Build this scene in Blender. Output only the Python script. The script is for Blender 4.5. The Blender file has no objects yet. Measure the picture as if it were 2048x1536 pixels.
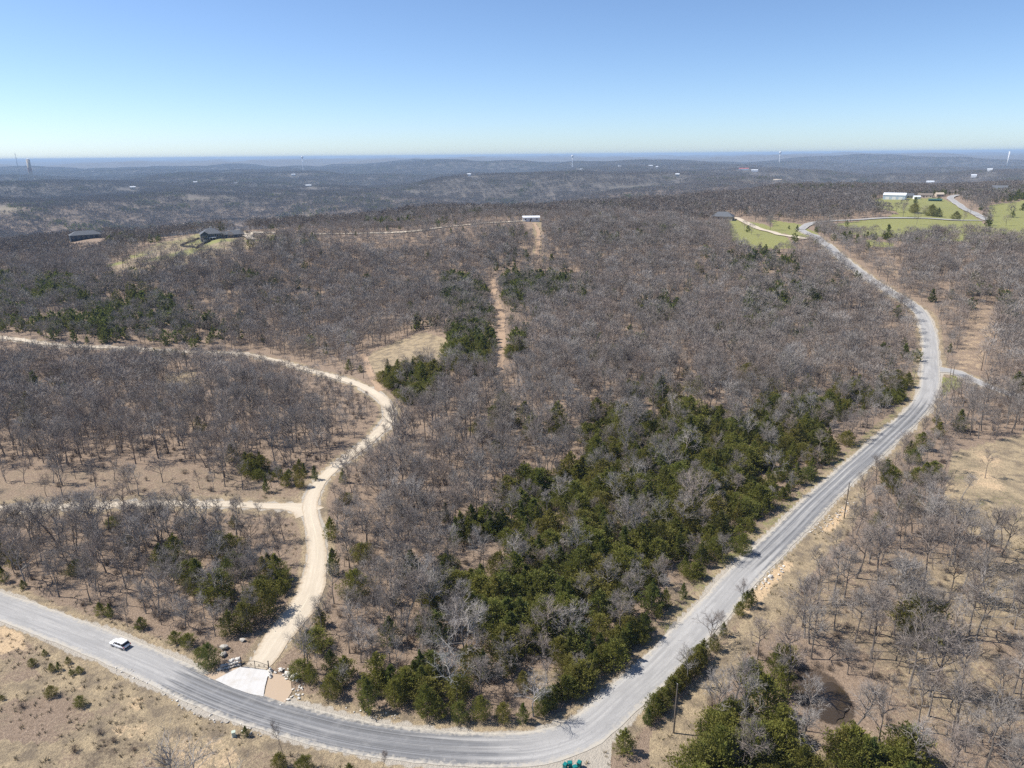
import bpy, bmesh, math, random
import numpy as np
from mathutils import Vector, Matrix, Euler

R = math.radians
rng = np.random.default_rng(11)
random.seed(11)
scene = bpy.context.scene
COL = scene.collection

# ------------------------------------------------------------------ camera
EYE = 90.0                      # metres above the road
FPX = 1420.0                    # focal length in photo pixels (2048 wide)
PITCH, ROLL = R(17.88), R(-0.53)
_f = np.array([0, math.cos(PITCH), -math.sin(PITCH)])
_r0 = np.array([1.0, 0, 0]); _u0 = np.array([0, math.sin(PITCH), math.cos(PITCH)])
_r = _r0 * math.cos(ROLL) + _u0 * math.sin(ROLL)
_u = -_r0 * math.sin(ROLL) + _u0 * math.cos(ROLL)
cam_d = bpy.data.cameras.new('camera'); cam = bpy.data.objects.new('camera', cam_d); COL.objects.link(cam)
cam_d.sensor_width = 36.0; cam_d.lens = 36.0 * FPX / 2048.0
cam_d.clip_start = 0.5; cam_d.clip_end = 200000.0
cam.matrix_world = Matrix(((_r[0], _u[0], -_f[0], 0), (_r[1], _u[1], -_f[1], 0), (_r[2], _u[2], -_f[2], EYE), (0, 0, 0, 1)))
scene.camera = cam

# ------------------------------------------------------------------ sky, sun, exposure
SUN_EL, SUN_AZ = R(52), R(-80)          # azimuth from +y towards +x: the sun stands to the left, a little ahead
world = bpy.data.worlds.new('World'); scene.world = world; world.use_nodes = True
wn = world.node_tree.nodes; wl = world.node_tree.links; wn.clear()
sky = wn.new('ShaderNodeTexSky'); sky.sky_type = 'NISHITA'; sky.sun_disc = False
sky.sun_elevation = SUN_EL; sky.sun_rotation = SUN_AZ
sky.altitude = 300; sky.air_density = 0.70; sky.dust_density = 0.45; sky.ozone_density = 5.2
bg = wn.new('ShaderNodeBackground'); bg.inputs['Strength'].default_value = 0.115
wo = wn.new('ShaderNodeOutputWorld')
wl.new(sky.outputs[0], bg.inputs[0]); wl.new(bg.outputs[0], wo.inputs[0])
sun_d = bpy.data.lights.new('sun', 'SUN'); sun_d.energy = 4.95; sun_d.angle = R(0.53); sun_d.color = (1, .945, .865)
sun = bpy.data.objects.new('sun', sun_d); COL.objects.link(sun)
SV = Vector((math.sin(SUN_AZ) * math.cos(SUN_EL), math.cos(SUN_AZ) * math.cos(SUN_EL), math.sin(SUN_EL)))
sun.rotation_euler = SV.to_track_quat('Z', 'Y').to_euler()
scene.view_settings.view_transform = 'Standard'; scene.view_settings.look = 'None'
scene.view_settings.exposure = 0.5; scene.view_settings.gamma = 1.0
cy = scene.cycles
cy.max_bounces = 3; cy.diffuse_bounces = 2; cy.glossy_bounces = 1; cy.transmission_bounces = 2
cy.transparent_max_bounces = 8; cy.volume_bounces = 0; cy.use_denoising = False
cy.caustics_reflective = False; cy.caustics_refractive = False
HAZE_DENSITY = 0.64e-4

# ------------------------------------------------------------------ noise and terrain height
def _hash(ix, iy, seed):
    h = (ix.astype(np.int64) * 374761393 + iy.astype(np.int64) * 668265263 + seed * 974634777) & 0xffffffff
    h = ((h ^ (h >> 13)) * 1274126177) & 0xffffffff
    h = ((h ^ (h >> 16)) * 2246822519) & 0xffffffff
    return ((h ^ (h >> 15)) & 0xffffffff) / 4294967295.0
def vnoise(x, y, seed=0):                                   # value noise, -1..1
    x = np.asarray(x, float); y = np.asarray(y, float)
    ix = np.floor(x); iy = np.floor(y); fx = x - ix; fy = y - iy
    fx = fx * fx * fx * (fx * (fx * 6 - 15) + 10); fy = fy * fy * fy * (fy * (fy * 6 - 15) + 10)
    a = _hash(ix, iy, seed); b = _hash(ix + 1, iy, seed); c = _hash(ix, iy + 1, seed); d = _hash(ix + 1, iy + 1, seed)
    return ((a * (1 - fx) + b * fx) * (1 - fy) + (c * (1 - fx) + d * fx) * fy) * 2 - 1
def sstep(a, b, t):
    t = np.clip((np.asarray(t, float) - a) / (b - a), 0, 1); return t * t * (3 - 2 * t)
TH = [-180, -60, -40, -33, -27, -22, -14, 0, 12, 22, 36, 60, 180]
UP = [-10, -14, -6, 0, 10, 22, 25, 25, 25, 27, 28, 26, 0]
RE = [600, 800, 930, 960, 840, 790, 790, 840, 930, 1300, 1550, 1500, 900]
DW = [400, 400, 380, 340, 330, 330, 340, 420, 500, 900, 1200, 1200, 800]
RO = [330, 330, 330, 380, 430, 455, 455, 450, 400, 360, 360, 360, 330]
POND = None
def height(x, y):
    x = np.asarray(x, float); y = np.asarray(y, float)
    r = np.hypot(x, y); th = np.degrees(np.arctan2(x, y))
    up = np.interp(th, TH, UP); re = np.interp(th, TH, RE); dw = np.interp(th, TH, DW)
    r_on = np.interp(th, TH, RO); h = sstep(0, 1, (r - r_on) / (655 - r_on)) * up
    h += -9 * np.exp(-((r - 400) / 110.0) ** 2) * sstep(-2, -22, th)
    h += vnoise(x / 90, y / 90, 3) * 2.2 * sstep(120, 330, r) + vnoise(x / 38, y / 38, 4) * .5 * sstep(70, 160, r)
    h += vnoise(x / 240, y / 240, 5) * 5.0 * sstep(250, 700, r)
    far = -84 + vnoise(x / 1900 + 3.3, y / 1900, 6) * 46 + vnoise(x / 820, y / 820 + .4, 7) * 44 + vnoise(x / 330, y / 330, 8) * 19
    far += (1 - np.abs(vnoise(x / 1300 + 1.7, y / 1700, 12))) * 26 - 12
    far += sstep(4500, 10500, r) * (34 + vnoise(x / 5200, y / 5200, 9) * 30) + sstep(11000, 24000, r) * (28 + vnoise(x / 9000, y / 9000, 10) * 26)
    k = sstep(0, 1, (r - re) / dw)
    h = h * (1 - k) + far * k
    # foreground field sits on a low bank that falls away from the road
    if POND is not None:
        d2 = ((x - POND[0]) / 6.0) ** 2 + ((y - POND[1]) / 8.5) ** 2
        h = h - 1.3 * np.exp(-d2)
    return h
def project(x, y, z):
    dx = np.asarray(x, float); dy = np.asarray(y, float); dz = np.asarray(z, float) - EYE
    c = dx * _f[0] + dy * _f[1] + dz * _f[2]
    c = np.where(c < 1e-3, np.nan, c)
    return 1024 + FPX * (dx * _r[0] + dy * _r[1] + dz * _r[2]) / c, 768 - FPX * (dx * _u[0] + dy * _u[1] + dz * _u[2]) / c
_ts = np.concatenate([np.arange(60, 400, 1.0), 400 * np.exp(np.arange(0, math.log(100), 0.002))])
def at(px, py):
    """photo pixel -> point on the ground"""
    d = _f + _r * (px - 1024) / FPX - _u * (py - 768) / FPX
    d = d / np.linalg.norm(d)
    x = d[0] * _ts; y = d[1] * _ts; z = EYE + d[2] * _ts
    g = z - height(x, y)
    i = np.argmax(g < 0)
    if g[i] >= 0: i = len(_ts) - 1
    a, b = _ts[max(i - 1, 0)], _ts[i]
    for _ in range(30):
        m = .5 * (a + b)
        if EYE + d[2] * m - height(d[0] * m, d[1] * m) < 0: b = m
        else: a = m
    return np.array([d[0] * b, d[1] * b, float(height(d[0] * b, d[1] * b))])
def along(px, dist):
    """point on the ground in the direction of a photo column, a given distance off"""
    d = _f + _r * (px - 1024) / FPX + _u * (768 - 312) / FPX
    d = d[:2] / np.hypot(*d[:2]); p = d * dist
    return np.array([p[0], p[1], float(height(p[0], p[1]))])
_p = at(1652, 1392); POND = (_p[0], _p[1])
def inpoly(px, py, poly):
    px = np.asarray(px, float); py = np.asarray(py, float)
    res = np.zeros(px.shape, bool); n = len(poly)
    for i in range(n):
        x1, y1 = poly[i]; x2, y2 = poly[(i + 1) % n]
        if y1 == y2: continue
        c = ((y1 > py) != (y2 > py)) & (px < (x2 - x1) * (py - y1) / (y2 - y1) + x1)
        res ^= c
    return res
def seg_dist(x, y, pts):
    """distance of points to a world polyline"""
    best = np.full(np.shape(x), 1e9)
    for (x1, y1), (x2, y2) in zip(pts[:-1], pts[1:]):
        dx, dy = x2 - x1, y2 - y1; L = dx * dx + dy * dy + 1e-9
        t = np.clip(((x - x1) * dx + (y - y1) * dy) / L, 0, 1)
        best = np.minimum(best, (x - x1 - t * dx) ** 2 + (y - y1 - t * dy) ** 2)
    return np.sqrt(best)
def resample(pts, step):
    P = [np.array(p[:2]) for p in pts]
    P = [2 * P[0] - P[1]] + P + [2 * P[-1] - P[-2]]
    out = []
    for i in range(1, len(P) - 2):
        p0, p1, p2, p3 = P[i - 1:i + 3]
        n = max(2, int(np.linalg.norm(p2 - p1) / step))
        for k in range(n):
            t = k / n
            out.append(.5 * (2 * p1 + (p2 - p0) * t + (2 * p0 - 5 * p1 + 4 * p2 - p3) * t * t + (3 * p1 - p0 - 3 * p2 + p3) * t ** 3))
    out.append(P[-2]); return np.array(out)

# ------------------------------------------------------------------ object helpers
def link(name, me, parent=None, loc=None, rz=0.0):
    o = bpy.data.objects.new(name, me); COL.objects.link(o)
    if parent is not None: o.parent = parent
    if loc is not None: o.location = loc
    if rz: o.rotation_euler = (0, 0, rz)
    return o
def tag(o, label=None, cat=None, group=None, kind=None):
    if label: o['label'] = label
    if cat: o['category'] = cat
    if group: o['group'] = group
    if kind: o['kind'] = kind
    return o
def thing(name, label, cat, loc=(0, 0, 0), rz=0.0, group=None):
    o = bpy.data.objects.new(name, None); COL.objects.link(o); o.location = loc; o.rotation_euler = (0, 0, rz)
    o.empty_display_size = .3
    return tag(o, label, cat, group)
def pymesh(name, V, F, mats=(), midx=None, smooth=False):
    me = bpy.data.meshes.new(name)
    me.from_pydata([tuple(map(float, v)) for v in V], [], F)
    for m in mats: me.materials.append(m)
    if midx is not None: me.polygons.foreach_set('material_index', np.array(midx, dtype=np.int32))
    if smooth: me.polygons.foreach_set('use_smooth', np.ones(len(me.polygons), bool))
    me.update(); return me
class MB:
    def __init__(s): s.V = []; s.F = []
    def quad(s, a, b, c, d):
        n = len(s.V); s.V += [a, b, c, d]; s.F.append((n, n + 1, n + 2, n + 3)); return s
    def box(s, x0, x1, y0, y1, z0, z1):
        n = len(s.V)
        s.V += [(x0, y0, z0), (x1, y0, z0), (x1, y1, z0), (x0, y1, z0), (x0, y0, z1), (x1, y0, z1), (x1, y1, z1), (x0, y1, z1)]
        for f in ((0, 3, 2, 1), (4, 5, 6, 7), (0, 1, 5, 4), (1, 2, 6, 5), (2, 3, 7, 6), (3, 0, 4, 7)): s.F.append(tuple(n + i for i in f))
        return s
    def tube(s, pts, rad, k=6, cap=True):
        n = len(s.V); m = len(pts)
        for i, p in enumerate(pts):
            p = Vector(p); q0 = Vector(pts[max(i - 1, 0)]); q1 = Vector(pts[min(i + 1, m - 1)])
            d = (q1 - q0).normalized(); a = d.orthogonal().normalized(); b = d.cross(a)
            rr = rad[i] if hasattr(rad, '__len__') else rad
            for j in range(k):
                t = 2 * math.pi * j / k; s.V.append(tuple(p + (a * math.cos(t) + b * math.sin(t)) * rr))
        for i in range(m - 1):
            for j in range(k):
                j2 = (j + 1) % k; s.F.append((n + i * k + j, n + i * k + j2, n + (i + 1) * k + j2, n + (i + 1) * k + j))
        if cap:
            s.F.append(tuple(n + j for j in reversed(range(k)))); s.F.append(tuple(n + (m - 1) * k + j for j in range(k)))
        return s
    def lathe(s, prof, k=14):
        n = len(s.V); m = len(prof)
        for r_, z in prof:
            for j in range(k): t = 2 * math.pi * j / k; s.V.append((r_ * math.cos(t), r_ * math.sin(t), z))
        for i in range(m - 1):
            for j in range(k):
                j2 = (j + 1) % k; s.F.append((n + i * k + j, n + i * k + j2, n + (i + 1) * k + j2, n + (i + 1) * k + j))
        s.F.append(tuple(n + j for j in reversed(range(k)))); s.F.append(tuple(n + (m - 1) * k + j for j in range(k)))
        return s
    def prism(s, poly, axis, a, b):
        """extrude a 2-D outline along x or y"""
        n = len(s.V); m = len(poly)
        for t in (a, b):
            for (u, w) in poly: s.V.append((t, u, w) if axis == 'x' else (u, t, w))
        for i in range(m): j = (i + 1) % m; s.F.append((n + i, n + j, n + m + j, n + m + i))
        s.F.append(tuple(n + i for i in reversed(range(m)))); s.F.append(tuple(n + m + i for i in range(m)))
        return s
    def mesh(s, name, mat, smooth=False): return pymesh(name, s.V, s.F, [mat] if mat else [], smooth=smooth)
    def build(s, name, mat, parent=None, loc=None, rz=0.0, smooth=False): return link(name, s.mesh(name, mat, smooth), parent, loc, rz)

# ------------------------------------------------------------------ materials
class N:
    def __init__(s, name):
        s.m = bpy.data.materials.new(name); s.m.use_nodes = True; s.t = s.m.node_tree; s.t.nodes.clear()
        s.out = s.t.nodes.new('ShaderNodeOutputMaterial'); s.b = s.t.nodes.new('ShaderNodeBsdfPrincipled')
        s.t.links.new(s.b.outputs[0], s.out.inputs[0])
    def n(s, typ, **kw):
        o = s.t.nodes.new('ShaderNode' + typ)
        for k, v in kw.items():
            if k.startswith('i_'): o.inputs[k[2:].replace('_', ' ')].default_value = v
            else: setattr(o, k, v)
        return o
    def l(s, a, b): s.t.links.new(a, b)
    def noise(s, vec, scale, detail=3.0, rough=.6, mapping=None):
        o = s.n('TexNoise'); o.inputs['Scale'].default_value = scale; o.inputs['Detail'].default_value = detail; o.inputs['Roughness'].default_value = rough
        if vec is not None: s.l(vec, o.inputs['Vector'])
        return o.outputs['Fac']
    def ramp(s, fac, stops):
        o = s.n('ValToRGB'); e = o.color_ramp.elements
        while len(e) > 1: e.remove(e[-1])
        e[0].position = stops[0][0]; e[0].color = _c4(stops[0][1])
        for p, c in stops[1:]:
            q = e.new(p); q.color = _c4(c)
        s.l(fac, o.inputs[0]); return o.outputs[0]
    def mix(s, fac, a, b):
        o = s.n('Mix', data_type='RGBA')
        for v, i in ((fac, 0), (a, 6), (b, 7)):
            if isinstance(v, (int, float)): o.inputs[i].default_value = v
            elif isinstance(v, tuple): o.inputs[i].default_value = _c4(v)
            else: s.l(v, o.inputs[i])
        return o.outputs[2]
    def math(s, op, a, b=None, clamp=False):
        o = s.n('Math', operation=op); o.use_clamp = clamp
        for v, i in ((a, 0), (b, 1)):
            if v is None: continue
            if isinstance(v, (int, float)): o.inputs[i].default_value = v
            else: s.l(v, o.inputs[i])
        return o.outputs[0]
    def color(s, c):
        if isinstance(c, tuple): s.b.inputs['Base Color'].default_value = _c4(c)
        else: s.l(c, s.b.inputs['Base Color'])
    def rough(s, v): s.b.inputs['Roughness'].default_value = v; s.b.inputs['Specular IOR Level'].default_value = .25
    def bump(s, h, dist, strength=1.0):
        o = s.n('Bump'); o.inputs['Distance'].default_value = dist; o.inputs['Strength'].default_value = strength
        s.l(h, o.inputs['Height']); s.l(o.outputs[0], s.b.inputs['Normal'])
def _c4(c): return (c, c, c, 1) if isinstance(c, (int, float)) else (tuple(c) + (1,) if len(c) == 3 else tuple(c))
def plain(name, a, b=None, scale=3.0, rough=.8, metal=0.0):
    k = N(name); g = k.n('TexCoord').outputs['Object']
    b = b or tuple(min(1, v * .8) for v in a)
    k.color(k.mix(k.noise(g, scale, 4), a, b)); k.rough(rough); k.b.inputs['Metallic'].default_value = metal
    return k.m
M = {}
def mat_bark(name, dark, light, scale=2.5):
    k = N(name); oi = k.n('ObjectInfo'); g = k.n('TexCoord').outputs['Object']
    md = tuple((p + q) / 2 for p, q in zip(dark, light))
    base = k.ramp(oi.outputs['Random'], [(0, dark), (.25, md), (.42, (md[0] * 1.04, md[1] * .93, md[2] * .86)), (.6, tuple(v * 1.15 for v in dark)), (.78, (md[0] * .92, md[1] * .95, md[2] * .96)), (.92, light), (1, light)])
    k.color(k.mix(k.noise(g, scale, 3), base, k.mix(0.5, base, tuple(v * .55 for v in dark)))); k.rough(.9); return k.m
M['bark'] = mat_bark('grey_bark', (.16, .138, .12), (.34, .31, .28))
M['twig'] = mat_bark('grey_twigs', (.222, .19, .166), (.43, .392, .354), .6)
M['twigfar'] = mat_bark('gap_shaded_grey_twigs', (.17, .148, .132), (.285, .256, .232), .3)  # darker than the near twigs: shade in the gaps is put into the colour
M['pale'] = mat_bark('pale_bark', (.40, .375, .345), (.52, .49, .455))
M['brush'] = mat_bark('brown_brush', (.17, .13, .10), (.26, .21, .17), .8)
def mat_cedar(name, a, b, c):
    k = N(name); oi = k.n('ObjectInfo'); g = k.n('TexCoord').outputs['Object']; geo = k.n('NewGeometry')
    base = k.ramp(oi.outputs['Random'], [(0, a), (.22, b), (.45, c), (.62, tuple(v * .72 for v in a)), (.82, b), (1, (a[0] * .72, a[1] * .85, a[2] * 1.25))])
    base = k.mix(k.ramp(k.noise(g, 1.1, 3), [(.35, 0.0), (.7, .6)]), base, tuple(v * 1.25 for v in c))
    base = k.mix(k.math('MULTIPLY', geo.outputs['Random Per Island'], .45), base, tuple(v * .75 for v in a))
    k.color(base); k.rough(.75)
    tr = k.n('BsdfTranslucent'); k.l(base, tr.inputs[0]); mx = k.n('MixShader'); mx.inputs[0].default_value = .42
    k.l(k.b.outputs[0], mx.inputs[1]); k.l(tr.outputs[0], mx.inputs[2]); k.l(mx.outputs[0], k.out.inputs[0])
    return k.m
M['cedar'] = mat_cedar('cedar_foliage', (.148, .176, .034), (.21, .215, .042), (.225, .19, .05))
M['cedardark'] = mat_cedar('dark_cedar_foliage', (.125, .16, .038), (.16, .19, .04), (.19, .18, .046))

def mat_ground():
    k = N('ground'); pos = k.n('NewGeometry').outputs['Position']
    at_ = k.n('Attribute', attribute_name='cover'); sep = k.n('SeparateColor'); k.l(at_.outputs['Color'], sep.inputs[0])
    at2 = k.n('Attribute', attribute_name='cover2'); sep2 = k.n('SeparateColor'); k.l(at2.outputs['Color'], sep2.inputs[0])
    n_big = k.noise(pos, .035, 4); n_mid = k.noise(pos, .25, 5, .65); n_fine = k.noise(pos, 1.6, 5, .7); n_tiny = k.noise(pos, 6.0, 3, .7)
    litter = k.mix(n_mid, (.155, .108, .075), (.31, .232, .166))
    litter = k.mix(k.math('MULTIPLY', n_big, .6), litter, (.30, .222, .162))
    litter = k.mix(k.ramp(n_fine, [(.36, 0.0), (.66, .75)]), litter, (.40, .305, .225))
    litter = k.mix(k.ramp(n_tiny, [(.40, .55), (.56, 0.0)]), litter, (.085, .062, .047))
    tan = k.mix(n_fine, (.295, .228, .138), (.57, .455, .29))
    tan = k.mix(k.ramp(n_mid, [(.42, 0.0), (.62, .8)]), tan, (.165, .132, .098))
    tan = k.mix(k.ramp(n_tiny, [(.40, .5), (.56, 0.0)]), tan, (.10, .08, .058))
    green = k.mix(n_mid, (.18, .19, .06), (.27, .262, .10))
    clay = k.mix(n_fine, (.47, .325, .185), (.61, .475, .31))
    gravel = k.mix(n_tiny, (.37, .33, .275), (.46, .42, .355))
    rough_e = k.math('MULTIPLY', k.math('SUBTRACT', n_fine, .5), 1.1)
    rough_m = k.math('MULTIPLY', k.math('SUBTRACT', n_mid, .5), .9)
    def w(ch):
        v = k.math('ADD', k.math('ADD', ch, rough_e), rough_m)
        return k.ramp(v, [(.36, 0.0), (.64, 1.0)])
    c = k.mix(w(sep.outputs[0]), litter, tan)
    c = k.mix(w(sep.outputs[1]), c, green)
    c = k.mix(w(sep.outputs[2]), c, clay)
    c = k.mix(w(sep2.outputs[0]), c, gravel)
    c = k.mix(w(sep2.outputs[1]), c, (.085, .062, .045))                 # bare damp earth, pond margin
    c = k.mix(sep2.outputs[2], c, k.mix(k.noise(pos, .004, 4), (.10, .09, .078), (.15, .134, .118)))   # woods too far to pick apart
    k.color(c); k.rough(.95); k.bump(k.math('ADD', n_fine, k.math('MULTIPLY', n_tiny, .4)), .35)
    return k.m
M['ground'] = mat_ground()

def mat_road(name, base, dark, streak, gravel):
    k = N(name); uv = k.n('UVMap').outputs[0]; pos = k.n('NewGeometry').outputs['Position']
    mp = k.n('Mapping'); k.l(uv, mp.inputs[0]); mp.inputs['Scale'].default_value = (.035, 1.5, 1)
    st = k.noise(mp.outputs[0], 1.0, 4, .6)
    mp2 = k.n('Mapping'); k.l(uv, mp2.inputs[0]); mp2.inputs['Scale'].default_value = (.012, 5.0, 1)
    st2 = k.noise(mp2.outputs[0], 1.0, 3, .6)
    sep = k.n('SeparateXYZ'); k.l(uv, sep.inputs[0])
    wear = k.n('Attribute', attribute_name='wear')
    c = k.mix(k.ramp(st, [(.38, 0.0), (.62, 1.0)]), base, streak)
    c = k.mix(k.ramp(k.noise(pos, .6, 5, .7), [(.45, 0.0), (.7, .45)]), c, tuple(v * .8 for v in base))
    mp3 = k.n('Mapping'); k.l(uv, mp3.inputs[0]); mp3.inputs['Scale'].default_value = (.07, .3, 1)
    c = k.mix(k.ramp(k.noise(mp3.outputs[0], 1.0, 5, .72), [(.46, 0.0), (.60, .7)]), c, tuple(v * .93 for v in streak))
    dk = k.mix(k.ramp(st2, [(.40, 0.0), (.62, 1.0)]), dark, tuple(min(1, v * 2.5) for v in dark))
    dk = k.mix(k.ramp(k.noise(pos, .35, 5, .7), [(.5, 0.0), (.72, .5)]), dk, streak)
    c = k.mix(k.ramp(k.math('ADD', wear.outputs['Fac'], k.math('MULTIPLY', k.math('SUBTRACT', st, .5), 1.1)), [(.30, 0.0), (.70, .95)]), c, dk)
    c = k.mix(k.ramp(k.noise(pos, 9.0, 3, .7), [(.35, .3), (.6, 0.0)]), c, tuple(v * .6 for v in streak))
    vo = k.n('TexVoronoi', feature='DISTANCE_TO_EDGE'); mv = k.n('Mapping'); k.l(mv.outputs[0], vo.inputs['Vector']); k.l(uv, mv.inputs[0]); mv.inputs['Scale'].default_value = (.11, .28, 1)
    c = k.mix(k.ramp(vo.outputs['Distance'], [(.0, .4), (.014, 0.0)]), c, dark)
    # gravel creeping in from the edges (v = 0 and 1 across)
    e = k.n('Attribute', attribute_name='edge')
    ef = k.ramp(k.math('ADD', e.outputs['Fac'], k.math('MULTIPLY', k.math('SUBTRACT', k.noise(pos, 1.2, 4, .7), .5), .9)), [(.72, 0.0), (1.0, 1.0)])
    c = k.mix(ef, c, k.mix(k.noise(pos, 5.0, 4, .7), tuple(v * .75 for v in gravel), gravel))
    k.color(c); k.rough(.9); k.bump(k.noise(pos, 8.0, 3), .03); return k.m
M['road'] = mat_road('worn_chip_seal', (.42, .412, .396), (.092, .094, .098), (.31, .306, .30), (.50, .46, .39))
M['drive'] = mat_road('pale_gravel', (.60, .525, .415), (.45, .385, .295), (.52, .45, .35), (.46, .37, .265))
M['dirt'] = mat_road('bare_dirt_track', (.42, .30, .205), (.27, .19, .125), (.36, .255, .17), (.34, .25, .175))
def mat_concrete():
    k = N('white_concrete'); pos = k.n('NewGeometry').outputs['Position']
    c = k.mix(k.noise(pos, .9, 5, .7), (.56, .552, .535), (.48, .47, .45))
    c = k.mix(k.ramp(k.noise(pos, .28, 5, .75), [(.5, 0.0), (.68, .6)]), c, (.40, .355, .295))
    mp = k.n('Mapping'); k.l(pos, mp.inputs[0]); mp.inputs['Rotation'].default_value = (0, 0, .25); mp.inputs['Scale'].default_value = (2.2, .12, 1)
    c = k.mix(k.ramp(k.noise(mp.outputs[0], 1.0, 3), [(.56, 0.0), (.68, .3)]), c, (.36, .35, .34))
    k.color(c); k.rough(.85); return k.m
M['concrete'] = mat_concrete()
M['rock'] = plain('limestone_rock', (.50, .47, .42), (.30, .275, .24), 2.2, .9)
M['palerock'] = plain('pale_limestone_rubble', (.66, .63, .57), (.48, .45, .40), 3.0, .9)
M['iron'] = plain('black_iron', (.025, .025, .028), (.05, .05, .05), 3.0, .5, .3)
M['pole'] = plain('weathered_pole_wood', (.20, .165, .13), (.12, .10, .08), 6.0, .9)
M['galv'] = plain('galvanised_steel', (.5, .5, .51), (.38, .38, .39), 3, .45, .6)
M['bin'] = plain('teal_plastic', (.015, .20, .19), (.01, .15, .145), 2, .4)
M['bindark'] = plain('dark_bin_plastic', (.012, .03, .03), (.02, .03, .03), 2, .5)
M['boxgreen'] = plain('pale_green_metal', (.46, .52, .44), (.40, .46, .38), 2, .6)
M['carwhite'] = plain('white_car_paint', (.80, .80, .80), (.77, .77, .77), 1, .22)
M['glass'] = plain('dark_glass', (.02, .022, .026), (.03, .032, .036), 1, .08)
M['tyre'] = plain('black_rubber', (.02, .02, .02), (.03, .03, .03), 5, .85)
M['tail'] = plain('red_lamp', (.45, .04, .03), (.35, .03, .02), 3, .2)
M['lamp'] = plain('clear_lamp', (.7, .7, .68), (.6, .6, .58), 3, .15)
M['navy'] = plain('dark_blue_siding', (.055, .072, .098), (.04, .055, .075), 1, .8)
M['slate'] = plain('grey_shingles', (.14, .15, .165), (.09, .098, .11), .9, .85)
M['stonewall'] = plain('cream_stone', (.56, .52, .45), (.42, .39, .33), 1.2, .9)
M['white'] = plain('white_siding', (.78, .78, .77), (.70, .70, .69), .6, .75)
M['whiteroof'] = plain('white_metal_roof', (.72, .75, .78), (.62, .66, .70), .4, .5)
M['bluewall'] = plain('pale_blue_metal', (.50, .58, .66), (.43, .51, .59), .4, .6)
M['tanwall'] = plain('tan_siding', (.50, .43, .34), (.42, .36, .28), .6, .85)
M['brownroof'] = plain('brown_shingles', (.21, .175, .15), (.14, .12, .10), .8, .9)
M['redroof'] = plain('red_metal_roof', (.48, .12, .09), (.38, .10, .08), .6, .7)
M['greenroof'] = plain('green_metal_roof', (.05, .13, .12), (.04, .10, .095), .6, .6)
M['fence'] = plain('black_stained_board', (.03, .03, .032), (.045, .045, .045), 2, .85)
M['leafdry'] = plain('dry_grass_blades', (.40, .335, .215), (.24, .195, .125), .15, .95)
M['rust'] = plain('rusty_red_paint', (.33, .17, .13), (.22, .12, .10), 1, .8)

# ------------------------------------------------------------------ layout taken from the photograph
ROAD_PX = [(-260, 1120), (-120, 1170), (0, 1212), (100, 1248), (200, 1288), (300, 1330), (400, 1377), (500, 1416), (600, 1446), (700, 1471), (800, 1487), (900, 1497),
           (1000, 1500), (1080, 1494), (1150, 1473), (1192, 1446), (1225, 1416), (1266, 1378), (1308, 1342), (1345, 1304), (1378, 1270), (1415, 1232), (1448, 1195),
           (1490, 1147), (1537, 1102), (1587, 1053), (1632, 1007), (1667, 974), (1704, 940), (1744, 905), (1780, 872), (1817, 839), (1844, 808), (1858, 777), (1861, 748),
           (1861, 719), (1860, 684), (1854, 655), (1842, 628), (1820, 608), (1782, 585), (1744, 562), (1706, 534), (1680, 514), (1655, 491), (1640, 481), (1617, 468), (1600, 458)]
UPPER_PX = [(1600, 460), (1624, 447), (1660, 443), (1706, 441), (1769, 437), (1850, 437.5), (1905, 441), (1965, 442)]
FARROAD_PX = [(1978, 442), (1960, 434), (1940, 424), (1922, 414), (1908, 404), (1900, 397), (1915, 391)]
JUNC_PX = [(1863, 738), (1885, 740), (1910, 744), (1935, 755), (1960, 766), (1990, 778), (2060, 800)]
DRIVE_PX = [(511, 1336), (533, 1312), (554, 1278), (581, 1243), (605, 1213), (622, 1179), (632, 1134), (634, 1100), (630, 1065), (621, 1030), (621, 1005), (628, 985), (645, 958),
            (669, 935), (700, 911), (730, 888), (755, 866), (773, 847), (779, 824), (770, 804), (754, 790), (725, 773), (693, 761), (654, 750), (614, 740), (580, 729), (548, 721),
            (473, 707), (358, 704), (268, 697), (215, 695), (125, 692), (40, 680), (-120, 665)]
BRANCH_PX = [(622, 1026), (605, 1017), (575, 1013), (537, 1012), (430, 1008), (286, 1008), (143, 1012), (0, 1017), (-160, 1024)]
RIDGE_PX = [(301, 459), (335, 457.5), (401, 461), (480, 464), (500, 465), (576, 467), (665, 468.4), (749, 467), (805, 465), (855, 459.5), (906, 453.5), (957, 448), (1000, 445.5), (1050, 443)]
RIDGE2_PX = [(1612, 479), (1580, 473), (1548, 466), (1520, 459), (1498, 449), (1482, 441), (1470, 436)]
TRACK_PX = [(1068, 447), (1076, 462), (1077, 482), (1074, 504), (1066, 524), (1040, 540), (1008, 550), (988, 560), (989, 576), (986, 592), (996, 612), (1004, 634), (1001, 660), (1007, 690), (998, 716), (1002, 740)]
TRACK2_PX = [(726, 708), (731, 722), (737, 738), (745, 756), (762, 782)]
def wpts(pxs): return [at(*p) for p in pxs]
ROAD = resample(wpts(ROAD_PX), 1.6); DRIVE = resample(wpts(DRIVE_PX), 1.6); BRANCH = resample(wpts(BRANCH_PX), 1.6)
RIDGE = resample(wpts(RIDGE_PX), 4.0); RIDGE2 = resample(wpts(RIDGE2_PX), 4.0); UPPER = resample(wpts(UPPER_PX), 5.0); FARROAD = resample(wpts(FARROAD_PX), 6.0)
JUNC = resample(wpts(JUNC_PX), 2.0); TRACK = resample(wpts(TRACK_PX), 2.0); TRACK2 = resample(wpts(TRACK2_PX), 2.0)
def thin(P, step): return [tuple(p) for p in P[::step]] + [tuple(P[-1])]
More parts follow.
